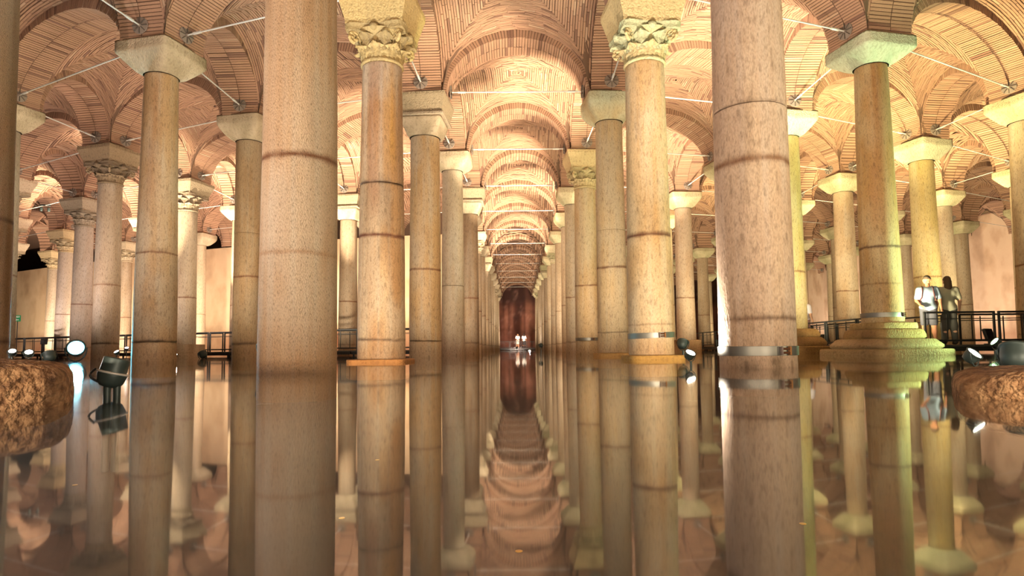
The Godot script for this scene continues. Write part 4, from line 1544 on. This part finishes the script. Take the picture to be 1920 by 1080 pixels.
	floodlight(seen(1824, 662, 3.1), Vector3(0.3, 0.6, 0.5), Color(1, 1, 0.9), 0.6, 0.036, "bright small floodlight standing on the left end of the right stone", 0.12, "floodlights in view", 14.0)
	floodlight(seen(1862, 640, 12.5), Vector3(-0.7, 0.6, -0.1), Color(0.75, 1, 0.72), 4, 0.09, "bright floodlight beyond the right stone, under the black lamp panel", -0.4, "floodlights in view", 12.0)
	floodlight(Vector3(11.4, 0.35, -12.3), Vector3(-3.5, 3.4, -1.1), Color(0.84, 1.0, 0.78), 55, 0.1, "unseen green tinted floodlight right of the stepped column base", -0.4, "unseen floodlights near the viewer", 5.0, 46.0)  # out of view, placed to light the right edge of the stepped-base column
	floodlight(seen(1905, 655, 3.3), Vector3(0.4, 0.85, -0.3), white, 0, 0.075, "large unlit floodlight on the right stone by the picture edge", 0.12, "floodlights in view")
	floodlight(seen(1878, 652, 3.6), Vector3(-0.3, 0.9, -0.4), white, 0, 0.04, "small unlit floodlight behind the large lamp on the right stone", 0.12, "floodlights in view")
	canister(seen(213, 701, 3.4), Vector3(0.2, 0.95, -0.12), "dark canister floodlight standing in the water on twin posts")
	floodlight(seen(93, 663, 8.0), Vector3(-0.4, 0.8, -0.3), white, 0, 0.07, "dark unlit floodlight left of the glaring cyan one", -0.4, "floodlights in view")
	floodlight(seen(55, 660, 6.0), Vector3(0.3, 0.7, 0.5), white, 2, 0.035, "small white lamp low behind the left stone", -0.4, "floodlights in view", 10.0)
	floodlight(seen(24, 658, 6.5), Vector3(0.3, 0.7, 0.5), white, 2, 0.035, "small white lamp beside the column at the picture edge", -0.4, "floodlights in view", 10.0)
	floodlight(seen(219, 659, 15.5), Vector3(-0.2, 0.75, 0.5), white, 6, 0.06, "small white lamp right of the grey leafy column's foot", -0.4, "floodlights in view", 10.0)
	floodlight(seen(238, 652, 22.0), Vector3(0.2, 0.75, 0.5), white, 6, 0.06, "tiny white lamp at the end of the short rail gap", -0.4, "floodlights in view", 10.0)
	floodlight(seen(328, 664, 15.0), Vector3(0.3, 0.75, 0.4), white, 6, 0.06, "small white lamp right of the tall brown column's foot", -0.4, "floodlights in view", 10.0)
	floodlight(seen(380, 662, 20.0), Vector3(-0.5, 0.75, -0.4), white, 0, 0.12, "dark floodlight seen from behind before the walkway gap", -0.4, "floodlights in view")
	floodlight(seen(1013, 646, 22.0), Vector3(-0.1, 0.8, -0.5), white, 0, 0.07, "dark floodlight on thin post at right of the aisle", -0.4, "floodlights in view")
	floodlight(seen(992, 658, 60.0), Vector3(0, 0.8, 0.5), white, 10, 0.09, "tiny white lamp at the far right end of the aisle", -0.4, "floodlights in view", 10.0)


func build_small_things() -> void:
	stone_block("stone_block", "rough brown stone block rising from the water at left", Vector3(-2.9, 0.05, -2.5), Vector3(1.95, 0.3, 1.0), 0.6, 3.0, 0.03)
	stone_block("stone_block", "rough reddish stone block with floodlights on it at right", Vector3(2.86, -0.02, -2.44), Vector3(1.95, 0.28, 0.95), -0.6, 8.0, 0.02)
	# coins on the bed
	for q in [[708, 857, "below the mirrored ochre stained column"], [1490, 981, "below the thick pinkish column's right edge"], [968, 1025, "in the middle of the aisle, nearest the viewer"], [150, 897, "beside the left stone block"], [643, 962, "right of the thick pitted column's reflection"]]:
		var dist: float = (EYE + 0.4) * F / (q[1] - 653.0)
		var m := Mesher.new()
		m.lathe([Vector2(0.008, -0.0015), Vector2(0.0115, -0.0008), Vector2(0.0115, 0.0008), Vector2(0.008, 0.0015)], 18, Color.WHITE)
		var o := MeshInstance3D.new()
		o.name = numbered("coin")
		o.mesh = m.mesh()
		o.material_override = M.coin
		add_child(o)
		o.position = Vector3((q[0] - 960) / F * dist, -0.398, -dist)
		o.set_meta("label", "yellow coin under water " + q[2])
		o.set_meta("category", "coin")
		o.set_meta("group", "coins on the bed of the pool")
	# exit sign on a pole
	var at := seen(31, 597, 30.5)
	var s := thing("exit_sign", "green exit sign on a thin pole at the left walkway", "sign", Vector3(at.x, 0.2, at.z), 0.3)
	var m := Mesher.new()
	m.box(Vector3(0, 0, 0), Vector3(0.28, 0.3, 0.02), Basis(), lin("1f8a58"), 0.003)
	part("panel", m, M.sign, s).position.y = at.y - 0.2
	var pole := Mesher.new()
	pole.tube(Vector3(0, 0, -0.03), Vector3(0, at.y - 0.08, -0.03), 0.02, 0.02, 8, Color.WHITE)
	part("pole", pole, M.black_paint, s)
	var tm := TextMesh.new()
	tm.text = "EXIT"
	tm.font_size = 48
	tm.pixel_size = 0.0021
	tm.depth = 0.004
	var f := SystemFont.new()
	f.font_names = PackedStringArray(["Droid Sans"])
	f.font_weight = 700
	tm.font = f
	part("lettering", tm, M.white_print, s).position = Vector3(0, at.y - 0.2 + 0.07, 0.013)
	var arrow := Mesher.new()
	arrow.box(Vector3(0.02, -0.07, 0.012), Vector3(0.1, 0.03, 0.004), Basis(), Color.WHITE)
	arrow.tri(Vector3(-0.1, -0.07, 0.014), Vector3(-0.03, -0.13, 0.014), Vector3(-0.03, -0.01, 0.014), Color.WHITE)
	part("arrow", arrow, M.white_print, s).position.y = at.y - 0.2
	# twin spotlights hung on a tie at the far left
	var tp := (column_at(1, 3) + column_at(2, 3)) * 0.5
	var tw := thing("twin_spotlight", "small twin spotlight clamped on a tie rod high at left", "spotlight", v3(tp, tie_height), 0.5)
	m = Mesher.new()
	m.box(Vector3(0, 0, 0), Vector3(0.42, 0.07, 0.07), Basis(), Color.WHITE, 0.01)
	part("bracket", m, M.black_paint, tw)
	for e in [-0.14, 0.14]:
		var h := Mesher.new()
		h.lathe([Vector2(0.03, -0.12), Vector2(0.06, -0.1), Vector2(0.06, 0.04), Vector2(0.05, 0.05)], 14, Color.WHITE, Vector3(e, -0.16, 0))
		part("lamp_head", h, M.lamp_body, tw)
	# square black lamp panels on the walkways
	for q in [[83, 640, 33.0, "blue black square lamp panel on the left walkway behind its railing", 0.3], [1852, 628, 15.6, "tilted black square lamp panel on the crossing right walkway", 0.28], [1546, 636, 21.5, "upright black square lamp panel on the receding right walkway", 0.3]]:
		var p := seen(q[0], q[1], q[2])
		var b := thing("lamp_panel", q[3], "floodlight", Vector3(p.x, 0.2, p.z), 0.35)
		m = Mesher.new()
		m.box(Vector3(0, p.y - 0.2, 0), Vector3(q[4], q[4] * 1.1, 0.08), Basis(Vector3(1, 0, 0), -0.3), Color.WHITE, 0.012)
		part("housing", m, M.black_paint, b)
		m = Mesher.new()
		m.tube(Vector3(0, 0, 0), Vector3(0, p.y - 0.2, 0), 0.025, 0.025, 8, Color.WHITE)
		m.box(Vector3(0, 0.01, 0), Vector3(0.2, 0.02, 0.14), Basis(), Color.WHITE, 0.004)
		part("stand", m, M.black_paint, b)
	# a cable that loops at the canister floodlight
	m = Mesher.new()
	var c := seen(214, 694, 3.4)
	var pts := []
	for k in 19:
		var t := k / 18.0
		pts.append(c + Vector3(-0.06 - 0.045 * sin(t * PI), 0.01 - 0.09 * t, 0.05 - 0.02 * t) + Vector3(0.06 * t * t, 0, 0))
	m.path(pts, 0.006, 7, Color.WHITE)
	var cb := MeshInstance3D.new()
	cb.name = numbered("cable")
	cb.mesh = m.mesh()
	cb.material_override = M.cable
	add_child(cb)
	cb.set_meta("label", "black cable looping from the canister floodlight into the water")
	cb.set_meta("category", "cable")


func build_people() -> void:
	var calm := figure_meshes({"elbow": [Vector3(-0.24, 1.16, -0.02), Vector3(0.26, 1.16, -0.04)], "wrist": [Vector3(-0.17, 1.0, 0.19), Vector3(0.28, 0.92, 0.05)], "knee": [Vector3(-0.1, 0.5, 0.03), Vector3(0.11, 0.5, 0.01)], "ankle": [Vector3(-0.11, 0.09, -0.03), Vector3(0.13, 0.09, 0.0)], "head": Vector3(0.3, -0.35, 0), "sleeve": 0.75, "shorts": true, "long_hair": false})
	var back := figure_meshes({"elbow": [Vector3(-0.25, 1.15, -0.03), Vector3(0.25, 1.15, -0.03)], "wrist": [Vector3(-0.26, 0.91, 0.06), Vector3(0.26, 0.91, 0.06)], "knee": [Vector3(-0.1, 0.5, 0.02), Vector3(0.1, 0.5, 0.03)], "ankle": [Vector3(-0.11, 0.09, -0.02), Vector3(0.12, 0.09, 0.03)], "head": Vector3(0.05, 0.1, 0), "sleeve": 0.8, "shorts": false, "long_hair": true})
	var p1 := person(calm, Vector3(10.2, 0.2, -15.6), -0.45, 0.95, "b07a5c", "8698aa", "4a4a52", "3a2e2a", "3a2c22", "man in pale blue shirt and dark shorts with backpack, looking down")
	# his backpack
	var bp := thing("backpack", "dark red backpack worn by the man in the pale blue shirt", "backpack", p1.position, p1.rotation.y)
	bp.scale = p1.scale
	var m := Mesher.new()
	blob(m, [[Vector3(-0.08, 1.1, -0.21), Vector3(0.08, 1.1, -0.21), 0.085, 0.085], [Vector3(-0.07, 1.34, -0.2), Vector3(0.07, 1.34, -0.2), 0.075, 0.075], [Vector3(0, 1.1, -0.22), Vector3(0, 1.34, -0.21), 0.09, 0.08]], 0.02, 60.0, Color.WHITE)
	part("bag", m, cloth("54302e"), bp)
	for s in [-1.0, 1.0]:
		m = Mesher.new()
		m.path([Vector3(s * 0.09, 1.42, -0.17), Vector3(s * 0.11, 1.515, -0.03), Vector3(s * 0.115, 1.47, 0.1), Vector3(s * 0.12, 1.36, 0.142), Vector3(s * 0.14, 1.22, 0.13), Vector3(s * 0.18, 1.14, 0.03), Vector3(s * 0.13, 1.08, -0.14)], 0.016, 6, Color.WHITE)
		part("strap", m, cloth("54302e"), bp)
	person(back, Vector3(10.8, 0.2, -15.75), PI - 0.3, 0.95, "b58a70", "8d8a76", "3c3a36", "2a2624", "4a3828", "visitor in olive grey top and dark trousers, back turned, beside the right wall")
	person(back, Vector3(10.65, 0.2, -23.2), 2.2, 1.0, "b58a70", "b9b4bd", "7a5a54", "4a3a34", "33241c", "long-haired visitor in pale lilac shirt half hidden by the thick pinkish column")
	person(calm, seen(970, 656, 76.5) * Vector3(1, 0, 1) + Vector3(0, 0.2, 0), 0.4, 1.0, "b07a5c", "e8e6e2", "b8a898", "4a3a34", "3a2c22", "tiny distant visitor in white shirt and pale trousers before the far wall")
	person(back, seen(982, 656, 76.5) * Vector3(1, 0, 1) + Vector3(0, 0.2, 0), 3.0, 1.0, "b07a5c", "f0eeea", "2a2422", "2a2422", "33241c", "tiny distant visitor in white shirt and black trousers before the far wall")
	walkway([Vector2(-2.5, -76.5), Vector2(3.6, -76.5)], 1.4, 0.2, "low dark walkway crossing the far end of the aisle")
	for k in 3:
		railing(Vector3(-2.3 + k * 2.0, 0.2, -75.9), Vector3(-0.3 + k * 2.0, 0.2, -75.9), 0.84, "thin dark railing panel, %s from the left, at the far end of aisle" % ["first", "second", "third"][k], "railing at the far end of the aisle")


const EXPOSURE := 1.45
const WASH := 40.0
const UPLIGHT := 20.0
const FRONT := 38.0
const BOOST := {500: 2.0, 600: 3.0, 501: 0.6, 601: 1.0, 602: 1.0, 603: 0.6, 503: 1.2, 502: 0.5, 401: 0.9, 301: 1.2, 402: 1.2, 701: 1.0, 302: 0.8}
# row, column, target, energy, half cone, (unused), step aside from the uplight
const ACCENTS := [
	[5, 0, Vector3(-2.0, 3.2, -12.0), 7.0, 62.0, 0, 0.12],
	[6, 0, Vector3(2.4, 3.2, -12.0), 8.0, 62.0, 0, 0.1],
	[6, 1, Vector3(6.2, 8.2, -17.0), 150.0, 20.0, 0, 0.6],
	[5, 2, Vector3(1.5, 7.9, -18.8), 170.0, 17.0, 0, 0.25],
	[6, 2, Vector3(-1.0, 8.0, -21.2), 130.0, 14.0, 0, -0.25],
	[6, 1, Vector3(-1.3, 7.9, -16.3), 70.0, 14.0, 0, -0.25],
	[6, 3, Vector3(-0.8, 8.1, -26.0), 150.0, 16.0, 0, -0.25],
	[5, 4, Vector3(0.8, 8.1, -31.0), 170.0, 16.0, 0, 0.25],
	[6, 5, Vector3(-0.8, 8.1, -36.0), 170.0, 16.0, 0, -0.25],
	[5, 6, Vector3(0.8, 8.1, -41.0), 170.0, 16.0, 0, 0.25],
	[6, 7, Vector3(-0.8, 8.1, -46.0), 170.0, 16.0, 0, -0.25],
	[7, 1, Vector3(11.5, 8.2, -18.0), 170.0, 28.0, 0, 0.3],
	[7, 2, Vector3(11.0, 8.2, -22.5), 170.0, 26.0, 0, 0.25],
	[8, 2, Vector3(17.0, 8.2, -24.0), 180.0, 28.0, 0, 0.25],
	[8, 3, Vector3(16.0, 8.2, -28.0), 180.0, 26.0, 0, 0.25],
	[7, 4, Vector3(10.5, 8.2, -32.0), 180.0, 24.0, 0, 0.25],
	[6, 3, Vector3(5.5, 8.2, -26.0), 150.0, 22.0, 0, 0.25],
	[3, 3, Vector3(-13.0, 8.2, -29.0), 150.0, 24.0, 0, 0.25],
	[4, 3, Vector3(-6.0, 8.2, -27.0), 130.0, 20.0, 0, 0.25],
	[2, 3, Vector3(-20.5, 8.2, -30.0), 170.0, 26.0, 0, -0.25],
	[3, 2, Vector3(-14.0, 8.2, -24.5), 110.0, 22.0, 0, 0.25],
	[5, 2, Vector3(-5.0, 8.2, -22.5), 120.0, 18.0, 0, -0.25],
]
